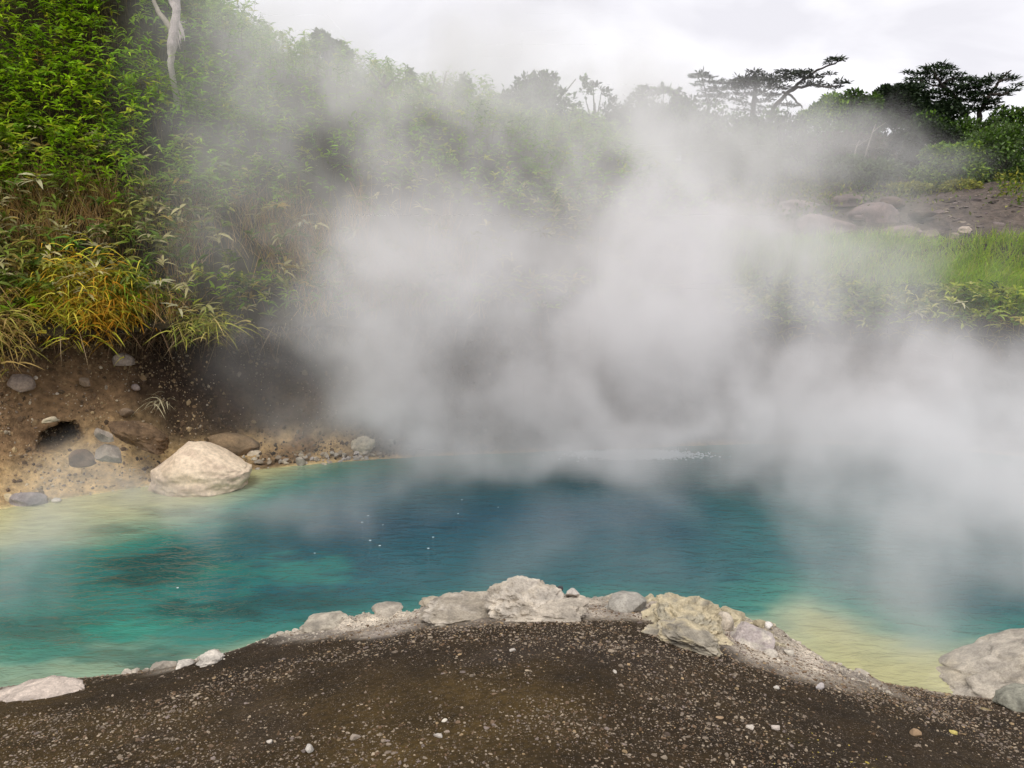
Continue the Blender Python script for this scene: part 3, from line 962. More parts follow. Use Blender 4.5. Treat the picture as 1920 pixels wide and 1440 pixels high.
bamboo_plant(1880, 520, 'lime green bamboo plant on the shelf by the right edge', LIME, .45, 10, .2)
bamboo_plant(1835, 575, 'tall stemmed lime bamboo plant at the edge of the bright grass', LIME, .5, 9, .18)
bamboo_plant(1775, 545, 'cream leaved bamboo plant in front of the bright grass', PALE_C, .35, 7, .2)
bamboo_plant(1700, 560, 'whitish bamboo plant half lost in steam below the bright grass', PALE_C, .4, 8, .22)
bamboo_plant(1895, 585, 'yellow green bamboo plant overhanging the right bank', YEL_C, .4, 9, .2)

# orange-yellow grass clumps on the lip of the left bank
def grass_clump(u, v, w, hgt, n, cols, label, Lr=(.16, .36)):
    p0, nm = hill_point(u, v)
    mbc = MB()
    pts = rng.normal(size=(n, 3)) * [w * .42, .16, hgt * .33]
    pts[:, 1] += -.25 * (1 - (pts[:, 0] / w) ** 2) + pts[:, 2] * .35
    d = np.stack([rng.normal(size=n) * .7 + .15, -np.abs(rng.normal(size=n)) * .6 - .15, rng.uniform(.1, 1.0, n)], 1)
    mbc.blades(pts, d, rng.uniform(*Lr, n), rng.uniform(.018, .032, n), rng.uniform(.5, 1.1, n), pick(cols, n), 4)
    o = mbc.build('grass_clump', M_DRY, None, p0)
    tag(o, label, 'grass clump')
ORANGE = [(.58, .34, .03), (.56, .44, .04), (.46, .25, .02), (.58, .50, .07), (.34, .40, .03), (.42, .44, .04), (.52, .48, .06)]
grass_clump(150, 535, .92, .78, 2100, ORANGE, 'big golden orange grass clump spilling over the left bank')
grass_clump(235, 560, .52, .52, 900, [(.50, .26, .02), (.42, .19, .015), (.46, .32, .04)], 'rust orange grass clump over the lip at the left of the hollow')
grass_clump(255, 530, .40, .55, 620, [(.14, .26, .02), (.22, .30, .03), (.34, .33, .05)], 'green grass clump growing beside the rust orange grass')
grass_clump(20, 600, .5, .7, 420, [(.40, .28, .10), (.30, .20, .07), (.36, .33, .07)], 'tan grass clump at the left edge of the bank lip', (.25, .5))
grass_clump(400, 590, .6, .3, 300, [(.34, .33, .06), (.22, .26, .05), (.42, .34, .12)], 'yellow green grass tuft over the hollow in thin steam', (.2, .4))
grass_clump(325, 735, .12, .15, 26, [(.5, .45, .3)], 'small pale grass tuft on the dark wall of the hollow', (.15, .3))

# ------------------------------------------------------------------ rocks
import bmesh
_ico = {}
def ico(sub):
    if sub not in _ico:
        bm = bmesh.new()
        bmesh.ops.create_icosphere(bm, subdivisions=sub, radius=1.0)
        bm.verts.ensure_lookup_table()
        v = np.array([x.co[:] for x in bm.verts]); f = np.array([[x.index for x in fc.verts] for fc in bm.faces])
        bm.free()
        _ico[sub] = (unit(v), f)
    return _ico[sub]

def rock_shape(sub, seed, rough=.16, cuts=6, cut=(.55, .9), fine_=.05, fs=3.0):
    r = np.random.default_rng(seed)
    v, f = ico(sub)
    v = v.copy()
    for _ in range(cuts):
        n = unit(r.normal(size=3)); o_ = r.uniform(*cut)
        s = np.maximum(v @ n - o_, 0)
        v = v - s[:, None] * n * .92
    v = v * (1 + rough * fbm(v, 1.5, 4, seed) [:, None] + fine_ * fbm(v, fs * 2, 4, seed + 9)[:, None])
    return v, f

def rock(name, label, loc, rad, col, seed, mat=None, sub=4, rough=.16, cuts=6, cut=(.55, .9), fine_=.05, rot=(0, 0, 0), cat='rock', group=None, col2=None, smooth_shade=None, tweak=None):
    if smooth_shade is None: smooth_shade = cuts < 7
    if cuts >= 8: cut, rough = (.35, .7), .07
    v, f = rock_shape(sub, seed, rough, cuts, cut, fine_)
    n0 = fbm(v, 2.2, 4, seed + 31)
    v = v * np.asarray(rad, float)
    if sub >= 4:
        zr = np.clip(-v[:, 2] / rad[2], 0, 1)
        v[:, :2] *= (1 / np.sqrt(np.maximum(1 - zr ** 2, .35)))[:, None]
    if tweak is not None: v = tweak(v)
    R = np.array(Matrix.Rotation(rot[2], 3, 'Z') @ Matrix.Rotation(rot[1], 3, 'Y') @ Matrix.Rotation(rot[0], 3, 'X'))
    v = v @ R.T
    c = np.tile(np.asarray(col, float), (len(v), 1))
    if col2 is not None:
        c = c + (np.asarray(col2) - c) * smooth(-.05, .3, n0)[:, None]
    o = obj(name, mesh_data(name, v, f, mat or M_ROCK, c, smooth_shade), None, loc)
    tag(o, label, cat, group)
    return o

def mound_hit(u, v):
    d = ray(u, v)
    t = np.arange(1.5, 9.5, .02)
    P = np.array([0, 0, CAM_Z]) + t[:, None] * d
    z = mound_z(P[:, 0], P[:, 1])
    k = np.argmax(P[:, 2] < z) if (P[:, 2] < z).any() else len(t) - 1
    return P[k]

def crest(u, v, Y):
    return at(u, v, Y)

WHITE, GREYT, OCHRE, LILAC = (.58, .53, .46), (.40, .37, .32), (.56, .49, .34), (.46, .41, .40)
def on_mound(u, Y):
    """point of the mound straight below the sight line of column u at distance Y"""
    x = ray(u, 1100)[0] * Y / ray(u, 1100)[1]
    return np.array([x, Y, float(mound_z(np.array([x]), np.array([Y]))[0])])

def crest_rock(name, label, u, v, ru, rv, Y, col, seed, depth=None, **kw):
    g = mound_hit(u, v + rv * .45)
    if Y - 1.0 < g[1] < Y + .25: Y = g[1]
    k = px(Y)
    p = at(u, v, Y)
    if (mat_default := kw.get('mat')) is None: kw['mat'] = M_SINTER
    if name == 'sinter_outcrop': kw.setdefault('smooth_shade', False); kw['fine_'] = kw.get('fine_', .1) * 1.3
    return rock(name, label, p, (ru * k, depth or max(ru * k * .7, .05), rv * k), col, seed, **kw)

crest_rock('sinter_outcrop', 'tallest white crusty sinter outcrop on the crest of the gravel mound', 985, 1130, 74, 44, 6.55, WHITE, 3, .30, sub=6, rough=.34, cuts=5, fine_=.16, cut=(.6, .95), col2=(.46, .41, .34))
crest_rock('sinter_outcrop', 'low grey tan sinter ledge left of the tallest white outcrop', 880, 1143, 92, 24, 6.5, (.38, .34, .28), 14, .26, sub=5, rough=.3, cuts=7, fine_=.12, col2=WHITE)
crest_rock('sinter_outcrop', 'pale sinter lump in front of the tallest white outcrop', 1030, 1150, 92, 18, 6.25, (.50, .45, .38), 25, .22, sub=5, rough=.35, fine_=.15)
crest_rock('rock', 'small pointed white rock right of the tallest outcrop', 1073, 1112, 20, 17, 6.6, (.60, .56, .52), 31, .1, cuts=8, cut=(.4, .75))
crest_rock('stone', 'tiny black stone lodged beside the tallest outcrop', 1051, 1103, 7, 5, 6.6, (.07, .07, .08), 32, .03, sub=3, cat='stone')
crest_rock('boulder', 'smooth grey rounded boulder on the crest between the white and ochre outcrops', 1176, 1134, 42, 19, 6.6, (.42, .40, .36), 41, .2, rough=.14, cuts=5, fine_=.04, cat='boulder')
crest_rock('sinter_outcrop', 'broad ochre white sinter outcrop right of the grey boulder', 1280, 1160, 84, 38, 6.4, OCHRE, 52, .32, sub=6, rough=.32, cuts=6, fine_=.14, col2=(.40, .37, .29))
crest_rock('sinter_outcrop', 'grey streaked sinter shoulder below the ochre outcrop', 1300, 1196, 80, 26, 6.1, (.36, .33, .27), 63, .22, sub=5, rough=.3, fine_=.12, col2=OCHRE, rot=(0, .25, 0))
crest_rock('rock', 'round pale knob at the right end of the ochre outcrop', 1357, 1166, 19, 20, 6.35, (.56, .50, .42), 64, .1, cuts=3, rough=.12)
crest_rock('rock', 'lilac grey flat rock by the yellow shallows', 1412, 1196, 50, 24, 6.25, LILAC, 75, .2, sub=5, cuts=8, rough=.22, fine_=.1, col2=(.56, .52, .46))
crest_rock('stone', 'small white stone at the tip of the lilac rock', 1441, 1173, 9, 8, 6.4, (.62, .6, .58), 76, .04, sub=3, cat='stone')
crest_rock('stone', 'squarish pale stone at the near edge of the yellow shallows', 1448, 1207, 13, 10, 6.2, (.52, .50, .40), 77, .06, sub=3, cuts=9, cat='stone')
crest_rock('stone', 'pale wedge stone standing against the yellow shallows', 1482, 1224, 16, 11, 6.0, (.55, .52, .46), 78, .06, sub=3, cuts=9, cat='stone')
crest_rock('stone', 'low whitish stone just left of the wedge stone', 1446, 1226, 14, 8, 6.0, (.56, .52, .46), 79, .06, sub=3, cuts=5, cat='stone')
crest_rock('boulder', 'rounded grey white boulder on the left shoulder of the mound', 616, 1170, 48, 15, 6.45, (.47, .43, .36), 81, .22, sub=5, rough=.2, fine_=.1, cat='boulder')
crest_rock('rock', 'low grey rock on the rim between the left boulder and the ledge', 728, 1143, 34, 9, 6.5, (.44, .40, .34), 82, .14, rough=.2, fine_=.08)
crest_rock('rock', 'thin brown cream rock on the rim left of the ledge', 808, 1127, 24, 6, 6.55, (.44, .39, .31), 83, .1, rough=.2)
crest_rock('rock', 'white knobbly sinter rock low on the left rim', 392, 1236, 30, 11, 6.25, (.66, .62, .56), 84, .1, sub=5, rough=.3, fine_=.14)
crest_rock('rock', 'smaller white sinter rock left of the knobbly one', 345, 1246, 18, 8, 6.2, (.66, .62, .56), 85, .07, rough=.3, fine_=.14)
crest_rock('rock', 'pale pinkish sinter slab at the far left of the rim', 62, 1304, 90, 9, 5.75, (.60, .52, .46), 86, .25, sub=5, rough=.2, fine_=.1)
# large cracked slab at the right edge
def cracked(v):
    a = fbm(v * [1.2, .5, 1.0] + [0, 0, 0], 2.4, 4, 401)
    crack = np.exp(-(a / .035) ** 2)
    b_ = fbm(v * [.5, 1.4, 1], 2.0, 3, 402)
    crack = np.maximum(crack, np.exp(-(b_ / .03) ** 2) * .8)
    n = unit(v)
    v = v - n * crack[:, None] * .05
    v[:, 2] = np.where(v[:, 2] > 0, v[:, 2] * np.interp(v[:, 0] / 1.26, [-1, -.6, .1, 1], [.3, .6, 1.0, 1.15]), v[:, 2])
    return v
rock('boulder', 'large cracked grey sinter boulder at the right edge of the mound', (4.62, 5.82, -.06), (1.26, .82, .46), (.46, .42, .36), 91, M_SINTER, 6, .12, 5, (.55, .85), .05, cat='boulder', col2=(.48, .43, .34), tweak=cracked)
rock('boulder', 'rounded grey green boulder in front of the cracked slab at the right edge', at(1925, 1325, 5.35), (.22, .2, .12), (.30, .30, .25), 92, M_SINTER, 5, .2, 4, cat='boulder')
rock('stone', 'yellow brown crusty stone at the foot of the cracked slab', at(1855, 1341, 5.2), (.07, .07, .045), (.36, .29, .15), 93, M_SINTER, 4, .3, fine_=.15, cat='stone')
rock('stone', 'grey stone just below the cracked slab', at(1880, 1362, 5.0), (.05, .04, .025), (.36, .33, .30), 94, M_SINTER, 3, .2, cat='stone')

# left bank
def shore_rock(name, label, u, v, ru, rv, col, seed, z=None, dep=.7, **kw):
    if z is not None:
        p = on_z(u, v + rv * .6, z)
        p = at(u, v, p[1] + .02)
    else:
        p, _ = hill_point(u, v)
        p = at(u, v, p[1] - .02) - np.array([0, 0, rv * px(p[1]) * .3])
    k = px(p[1])
    return rock(name, label, p, (ru * k, ru * k * dep, rv * k), col, seed, **kw)

def beige(v):
    v = v.copy()
    x = v[:, 0] / .68
    top = np.interp(x, [-1, -.75, -.3, .05, .5, 1], [.3, .55, 1.12, 1.05, .72, .25])
    v[:, 2] = np.where(v[:, 2] > 0, v[:, 2] * top, v[:, 2])
    return v
shore_rock('boulder', 'large smooth beige boulder at the water edge below the dark hollow', 378, 882, 92, 50, (.74, .62, .48), 201, .0, .75, sub=6, rough=.13, cuts=0, fine_=.03, cat='boulder', tweak=beige, col2=(.58, .47, .37), mat=rock_material('pale_boulder_stone', ((.78, .74, .7), (1.1, 1.08, 1.04)), 2.0, .02))
shore_rock('boulder', 'long flat brown boulder behind the beige boulder', 436, 832, 50, 19, (.24, .175, .11), 202, .15, .6, cuts=5, rough=.16, rot=(0, .18, 0), cat='boulder')
shore_rock('rock', 'small tan rock on top of the rubble left of the beige boulder', 337, 812, 19, 12, (.40, .31, .25), 203, .35, cuts=9, cut=(.45, .8))
shore_rock('rock', 'dark pinkish rock fragment in the hollow behind the flat brown boulder', 419, 804, 14, 8, (.26, .2, .17), 204, .3, cuts=9)
shore_rock('rock', 'upper of two upright grey stones stacked by the dug hole', 194, 816, 17, 20, (.36, .31, .26), 205, .95, cuts=9, cut=(.4, .75))
shore_rock('rock', 'lower of two upright grey stones stacked by the dug hole', 202, 848, 24, 27, (.32, .275, .23), 206, .7, cuts=9, cut=(.4, .75))
shore_rock('rock', 'rounded brown rock at the mouth of the dug hole', 153, 858, 23, 17, (.20, .14, .095), 207, .6, cuts=4, rough=.12)
shore_rock('boulder', 'earth brown lobe of rock between the upright stones and the beige boulder', 262, 814, 54, 21, (.17, .115, .068), 208, .6, cuts=3, rough=.26, sub=5, fine_=.1, mat=M_BANK, rot=(0, .35, 0), cat='boulder')
shore_rock('stone', 'cream cap stone on the rim of the dug hole', 95, 788, 16, 6, (.55, .47, .33), 209, 1.25, cuts=4, rot=(0, -.2, 0), cat='stone')
shore_rock('rock', 'flat topped grey rock high on the left slope', 32, 714, 31, 18, (.27, .22, .19), 210, None, cuts=8, cut=(.45, .8), rot=(0, -.15, 0))
shore_rock('rock', 'small angular brown grey rock on the slope under the orange grass', 156, 713, 15, 10, (.22, .17, .13), 211, None, cuts=9)
shore_rock('stone', 'tiny white stone beside the flat topped grey rock', 67, 707, 4, 4, (.6, .56, .5), 212, None, sub=2, cat='stone')
shore_rock('rock', 'pale grey rock high in the shade at the left of the hollow', 231, 671, 19, 12, (.36, .31, .28), 213, None, cuts=6)
shore_rock('stone', 'lilac grey stone on the slope below the pale shaded rock', 255, 724, 9, 7, (.3, .25, .24), 214, None, sub=3, cat='stone')
shore_rock('stone', 'low tan stone half buried above the brown lobe', 240, 771, 17, 9, (.24, .18, .13), 215, None, sub=3, cat='stone')
shore_rock('rock', 'lilac grey flat rock at the water edge by the left border', 52, 935, 35, 15, (.34, .30, .30), 216, .0, cuts=6)
shore_rock('stone', 'yellowish cream stone at the left border by the water', 15, 934, 12, 9, (.55, .46, .30), 217, .05, cuts=8, sub=3, cat='stone')
shore_rock('stone', 'white stone lying in the yellow shallows near the left border', 106, 938, 10, 5, (.6, .56, .5), 218, .0, sub=3, cat='stone')
shore_rock('rock', 'knobbly cream sinter rock on the far shore in thin steam', 680, 842, 24, 22, (.58, .52, .40), 219, .0, mat=M_SINTER, sub=5, rough=.4, fine_=.2)
shore_rock('rock', 'faint grey rock on the far shore right of the knobbly cream one', 735, 838, 20, 14, (.4, .36, .31), 220, .0, cuts=6)
shore_rock('rock', 'light grey rock at the water edge between the beige boulder and the knobbly one', 565, 866, 15, 10, (.42, .39, .34), 221, .0, cuts=8)
shore_rock('rock', 'pale crumbly rock touching the right end of the beige boulder', 474, 852, 20, 8, (.5, .44, .35), 222, .05, cuts=6)

# shore stones: shapes shared, each stone its own object
stone_meshes = []
for k in range(8):
    v, f = rock_shape(2, 300 + k, .12, 9, (.35, .72))
    stone_meshes.append(mesh_data('stone', v * [1, .8, .6], f, M_PEBBLE_ONE, np.ones((len(v), 3)), False))
def stone(p, size, col, label, group, cat='stone', name='stone'):
    o = obj(name, stone_meshes[rng.integers(8)], None, p)
    o.scale = [float(size * s) for s in rng.uniform(.75, 1.25, 3)]
    o.rotation_euler = (float(rng.normal() * .25), float(rng.normal() * .25), float(rng.uniform(0, 6.28)))
    o.color = (*[float(c_) for c_ in col], 1)
    tag(o, label, cat, group)
    return o
for i in range(70):
    u = rng.uniform(455, 720)
    vl = np.interp(u, [455, 560, 720], [882, 872, 860]) - rng.random() * np.interp(u, [455, 720], [32, 18]) + 3
    zz = max(0, (np.interp(u, [455, 560, 720], [882, 872, 860]) - vl) * .006)
    p = on_z(u, vl, zz)
    stone(p, rng.uniform(.02, .075), *(lambda q_: (np.array(q_[1]), q_[0] + ' stone in the far shore rubble, ' + ('close beside the beige boulder' if u < 540 else 'near the knobbly cream rock' if u > 640 else 'midway between beige boulder and knobbly rock')))(random.choice([('cream', (.52, .46, .36)), ('grey', (.38, .34, .29)), ('pale lilac grey', (.44, .40, .37)), ('brown', (.30, .25, .19))])), 'stones along the far shore')
for i in range(90):
    u = rng.uniform(0, 300) if i < 70 else rng.uniform(160, 330)
    v = rng.uniform(700, 935)
    p, nm = hill_point(u, v)
    if p[2] > 1.7: continue
    stone(p + nm * .005, rng.uniform(.010, .034), *(lambda q_: (np.array(q_[1]), 'small ' + q_[0] + ' stone scattered on the bare left slope, ' + ('high under the hanging grass' if v < 770 else 'low near the water' if v > 880 else 'around the height of the dug hole')))(random.choice([('cream', (.5, .42, .3)), ('brown', (.34, .27, .2)), ('whitish', (.58, .5, .4)), ('dark', (.22, .17, .13))])), 'stones scattered on the left bank')
for i in range(28):
    u = rng.uniform(150, 300); v = np.interp(u, [150, 300], [922, 905]) + rng.normal() * 4
    stone(on_z(u, v, 0), rng.uniform(.015, .04), np.array([.5, .46, .36]) * rng.uniform(.7, 1.2), 'cream stone at the waterline left of the beige boulder', 'cream stones at the left waterline')
# crumbs of earth and small rubble on the bare slope
cp, cn = plant_spots(9000, (FX < 0) & (FC[:, 1] > 7) & (FU > -150) & (FR >= 2.02) & (FR < 6.3), .3 + smooth(-.2, .3, fbm(FC, 2.2, 3, 151)))
cv, cf = rock_shape(1, 720, .3, 6, (.45, .85), .1)
cs = np.clip(rng.lognormal(math.log(.011), .6, len(cp)), .004, .05)[:, None, None] * rng.uniform(.6, 1.4, (len(cp), 1, 3))
cth = rng.uniform(0, 6.283, (len(cp), 1))
cb = cv[None] * cs
cb = np.stack([cb[..., 0] * np.cos(cth) - cb[..., 1] * np.sin(cth), cb[..., 0] * np.sin(cth) + cb[..., 1] * np.cos(cth), cb[..., 2]], -1) + cp[:, None, :]
cf_ = (cf[None] + (np.arange(len(cp)) * len(cv))[:, None, None]).reshape(-1, 3)
ccol = pick([(.24, .165, .09), (.15, .10, .06), (.40, .30, .17), (.10, .07, .045), (.42, .36, .27)], len(cp), [.3, .25, .2, .15, .1])
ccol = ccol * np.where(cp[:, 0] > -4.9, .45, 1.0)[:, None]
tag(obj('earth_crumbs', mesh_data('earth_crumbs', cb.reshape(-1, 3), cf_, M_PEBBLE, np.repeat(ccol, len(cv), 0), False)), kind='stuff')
# boulders on the right-hand shelf
for (u, v, ru, rv, c_, lab, sd) in (
    (1545, 418, 55, 24, (.27, .21, .21), 'broad lilac grey boulder nearest the steam on the right shelf', 501),
    (1640, 398, 44, 28, (.24, .185, .185), 'humped lilac boulder in the middle of the right shelf', 502),
    (1590, 372, 28, 13, (.20, .15, .145), 'dark lilac boulder behind the others at the foot of the pale grass', 503),
    (1672, 376, 22, 12, (.17, .125, .11), 'small dark brown boulder under the yellow green creepers', 504),
    (1612, 406, 11, 6, (.15, .11, .105), 'small dark stone between the two large lilac boulders', 505),
    (1500, 385, 40, 18, (.33, .27, .27), 'pale lilac boulder furthest into the steam on the right shelf', 506),
    (1690, 432, 36, 12, (.26, .2, .2), 'low lilac slab at the top edge of the bright grass', 507),
    (1811, 429, 13, 7, (.5, .42, .36), 'pale cream rock on the dark soil above the bright grass', 508),
    (1790, 440, 8, 6, (.3, .25, .21), 'small grey rock left of the pale cream rock', 509),
    (1730, 398, 24, 9, (.12, .09, .075), 'dark weathered rock below the yellow green creepers', 510)):
    shore_rock('boulder' if ru > 15 else 'rock', lab, u, v, ru, rv, c_, sd, None, cat='boulder' if ru > 15 else 'rock', cuts=5, rough=.18)

# ------------------------------------------------------------------ gravel and pebbles on the mound
PEB_COLS = np.array([(.36, .325, .28), (.27, .24, .21), (.46, .41, .34), (.21, .16, .12), (.15, .105, .07), (.40, .32, .21), (.28, .25, .25)])
PEB_P = np.array([.20, .24, .08, .18, .14, .06, .10])
def scatter(n):
    x = rng.uniform(-5.0, 5.2, n); y = 7.6 - 5.9 * rng.random(n) ** 1.0
    s = mound_s(x, y)
    q = np.stack([x, y, 0 * x], 1)
    band = .07 + smooth(-.1, .3, fbm(q * [1, 1.3, 1], .9, 4, 141)) * .9 + .5 * smooth(.0, .4, fbm(q, 3.0, 3, 142))
    right = .7 * np.exp(-((x - 2.7) / .8) ** 2 - ((y - 5.2) / .5) ** 2)
    rim = .9 * (1 - smooth(.1, .75, s)) * smooth(-3, -2, x)
    front = .25 * (1 - smooth(2.2, 4, y))
    keep = (s > .0) & (rng.random(n) < np.clip(band * .62 + right + rim + front, 0, 1))
    u, v = project(np.stack([x, y, np.full(n, 1.0)], 1))
    keep &= (np.abs(x) < .72 * y + .6)
    return x[keep], y[keep], s[keep]
gx_, gy_, gs_ = scatter(165000)
n = len(gx_)
gz_ = mound_z(gx_, gy_)
size = np.clip(rng.lognormal(math.log(.0039), .50, n), .0024, .017) * np.interp(gy_, [2, 6.5], [.92, 1.25])
yel = np.exp(-(((gx_ - 2.0) / .45) ** 2 + ((gy_ - 3.0) / .5) ** 2))
pc = np.array([.76, .69, .60]) * PEB_COLS[rng.choice(len(PEB_COLS), n, p=PEB_P / PEB_P.sum())] * rng.uniform(.75, 1.3, (n, 1))
ym = rng.random(n) < yel * .7
pc[ym] = np.array([.42, .34, .07]) * rng.uniform(.7, 1.2, (ym.sum(), 1))
rimc = (gs_ < .9) & (rng.random(n) < .7) & (gx_ > -2.4) & (gx_ < 2.7)
pc[rimc] = np.array([.50, .45, .37]) * rng.uniform(.6, 1.15, (rimc.sum(), 1))
iv, if_ = ico(1)
vari = []
for k in range(6):
    vv_, _ = rock_shape(1, 700 + k, .3, 5, (.45, .85), .1)
    vari.append(vv_)
vari = np.array(vari)
big = np.argsort(-size * (1.0 / (gy_ + .1)))[:270]
isbig = np.zeros(n, bool); isbig[big] = True
sel = ~isbig
k = rng.integers(0, 6, sel.sum())
th = rng.uniform(0, 6.283, sel.sum())
sc = size[sel][:, None] * rng.uniform(.7, 1.3, (sel.sum(), 3)) * [1.2, .9, .55]
base = vari[k] * sc[:, None, :]
ct, st_ = np.cos(th)[:, None], np.sin(th)[:, None]
vx = base[..., 0] * ct - base[..., 1] * st_
vy = base[..., 0] * st_ + base[..., 1] * ct
V3 = np.stack([vx + gx_[sel][:, None], vy + gy_[sel][:, None], base[..., 2] + (gz_[sel] + size[sel] * .2)[:, None]], -1).reshape(-1, 3)
nv = len(iv)
FT = (if_[None] + (np.arange(sel.sum()) * nv)[:, None, None]).reshape(-1, 3)
tag(obj('gravel', mesh_data('gravel', V3, FT, M_PEBBLE, np.repeat(pc[sel], nv, 0), False)), kind='stuff')
def peb_label(c_, x, y):
    lum = c_.mean()
    if c_[0] > 2.5 * c_[2]: w = 'sulphur yellow pebble'
    elif lum > .36: w = 'whitish pebble'
    elif c_[0] > 1.62 * c_[2]: w = ('dark brown pebble' if lum < .13 else 'brown pebble') if lum < .24 else 'cream tan pebble'
    else: w = 'dark grey pebble' if lum < .19 else 'mid grey pebble' if lum < .27 else 'light grey pebble'
    u_ = x / y
    side = 'left' if u_ < -.25 else ('right' if u_ > .22 else 'middle')
    if y > 5.3: return w + ' on the crest of the gravel mound, ' + {'left': 'left shoulder', 'middle': 'near the white outcrops', 'right': 'right shoulder'}[side]
    if y > 3.6: return w + ' halfway down the gravel mound, ' + side + ' part'
    return w + ' near the bottom edge of the gravel, ' + side + ' part'
for j in big:
    stone((gx_[j], gy_[j], gz_[j] + size[j] * .15), size[j] * 1.05, pc[j], peb_label(pc[j], gx_[j], gy_[j]), 'pebbles on the gravel mound', 'pebble', 'pebble')
for (u, v, s_, c_, lab) in (
    (668, 1387, .045, (.32, .27, .22), 'angular grey brown stone standing up near the bottom of the gravel'),
    (834, 1354, .026, (.62, .58, .50), 'whitest pebble on the gravel near the bottom middle'),
    (838, 1376, .03, (.30, .24, .19), 'brown pebble just below the whitest pebble'),
    (821, 1382, .034, (.48, .44, .39), 'flat pale stone left of the brown pebble'),
    (1407, 1367, .04, (.50, .45, .39), 'flat pale stone left of the roundest pale one on the lower right gravel'),
    (1456, 1369, .05, (.50, .44, .39), 'round pale stone on the lower right gravel'),
    (1713, 1378, .062, (.33, .23, .14), 'tan brown stone with a dark underside on the lower right gravel'),
    (1788, 1376, .042, (.50, .42, .14), 'sulphur yellow stone on the lower right gravel'),
    (1152, 1263, .032, (.52, .48, .42), 'long pale stone in the dark middle of the gravel'),
    (960, 1222, .034, (.46, .42, .37), 'single pale stone on the upper gravel below the white outcrop'),
    (1347, 1347, .03, (.38, .27, .17), 'small reddish stone above the pale pair on the lower right gravel'),
    (1250, 1380, .04, (.12, .09, .07), 'dark brown flat stone near the bottom of the gravel'),
    (1535, 1292, .055, (.42, .39, .38), 'grey cluster stone beside the dense pale gravel on the right'),
    (580, 1409, .045, (.50, .47, .42), 'white oval stone at the bottom left of the gravel'),
    (505, 1394, .032, (.55, .5, .44), 'small cream stone in the bottom left gravel'),
    (1455, 1290, .03, (.5, .47, .42), 'pale stone in the sparse dark gravel on the right')):
    p = mound_hit(u, v)
    stone(p + [0, 0, s_ * .2], s_ * .8, c_, lab, None, 'stone')

# crumbled mineral crust along the rim, and rubble on the right-hand shelf
def rubble(name, pts, sizes, cols, mat, seed, flat=.65):
    k_ = len(pts)
    shapes = np.array([rock_shape(2, seed + i, .3, 7, (.4, .8), .12)[0] for i in range(5)])
    f_ = ico(2)[1]
    b_ = shapes[rng.integers(0, 5, k_)] * (sizes[:, None] * rng.uniform(.65, 1.4, (k_, 3)) * [1, 1, flat])[:, None, :]
    th_ = rng.uniform(0, 6.283, (k_, 1))
    b_ = np.stack([b_[..., 0] * np.cos(th_) - b_[..., 1] * np.sin(th_), b_[..., 0] * np.sin(th_) + b_[..., 1] * np.cos(th_), b_[..., 2]], -1) + pts[:, None, :]
    nvs = shapes.shape[1]
    o = obj(name, mesh_data(name, b_.reshape(-1, 3), (f_[None] + (np.arange(k_) * nvs)[:, None, None]).reshape(-1, 3), mat, np.repeat(cols, nvs, 0), False))
    return tag(o, kind='stuff')
xr = rng.uniform(-3.2, 2.75, 9000); yr = rng.uniform(5.0, 7.2, 9000)
sr = mound_s(xr, yr)
wr_ = np.interp(xr, [-3.2, -2, -.9, 0, .6, 1.2, 2.0, 2.7], [.12, .4, .7, .9, .8, .9, .85, .3])
kp = (sr > .02) & (sr < wr_ * (.75 + .6 * vnoise(np.stack([xr * 3, yr * 3, 0 * xr], 1), 5))) & (rng.random(9000) < .8)
xr, yr = xr[kp], yr[kp]
szr = np.clip(rng.lognormal(math.log(.017), .65, len(xr)), .006, .085)
ochre_ = smooth(.7, 1.3, xr)[:, None] * (1 - smooth(2.0, 2.3, xr))[:, None]
cr = np.array([.56, .51, .44]) * (1 - ochre_) + np.array([.54, .48, .34]) * ochre_
rubble('crumbled_sinter', np.stack([xr, yr, mound_z(xr, yr) + szr * .12], 1), szr, cr * rng.uniform(.62, 1.12, (len(xr), 1)), M_SINTER, 730)
p, nm = plant_spots(700, inview & (FR >= 8.6) & (FR < 10.2) & (FX > 3.0), .05 + smooth(-.2, .3, fbm(FC, .6, 3, 171)))
rubble('shelf_rubble', p, np.clip(rng.lognormal(math.log(.04), .6, len(p)), .015, .2), pick([(.15, .12, .12), (.10, .08, .07), (.20, .165, .16), (.28, .24, .2)], len(p)), M_ROCK, 740, .5)

# ------------------------------------------------------------------ trees and shrubs
def crown_leaves(mb, blobs, n, Ls, cols, prob=None, flat=0.0, gap=.15, gs=1.3, seed=0):
    """leaves through the volume of several overlapping clumps, thinned by a noise so that gaps show"""
    vol = np.array([r[0] * r[1] * r[2] for _, r in blobs]) ** .7
    k = rng.choice(len(blobs), n, p=vol / vol.sum())
    c = np.array([b[0] for b in blobs])[k]; r = np.array([b[1] for b in blobs])[k]
    u_ = unit(rng.normal(size=(n, 3)))
    rad = rng.random((n, 1)) ** .45
    p = c + u_ * rad * r
    p = p + np.stack([fbm(p, 1.2, 3, seed + 1), fbm(p, 1.2, 3, seed + 2), fbm(p, 1.2, 3, seed + 3)], 1) * r.min(1, keepdims=True) * .7
    ok = fbm(p, gs, 3, seed + 5) > -gap
    p, u_ = p[ok], u_[ok]
    m = len(p)
    d = unit(u_ + rng.normal(size=(m, 3)) * .7 + [0, 0, .1]) * [1, 1, 1 - flat]
    tone = (1 + .45 * fbm(p, 1.0, 2, seed + 7))[:, None]
    mb.tris(p, d, rng.normal(size=(m, 3)) * .6 + [0, 0, 1.2], rng.uniform(*Ls, m), rng.uniform(*Ls, m) * .55, pick(cols, m, prob) * tone)

def ground_z(x, y):
    d = (FC[:, 0] - x) ** 2 + (FC[:, 1] - y) ** 2
    return float(FC[np.argmin(d), 2])

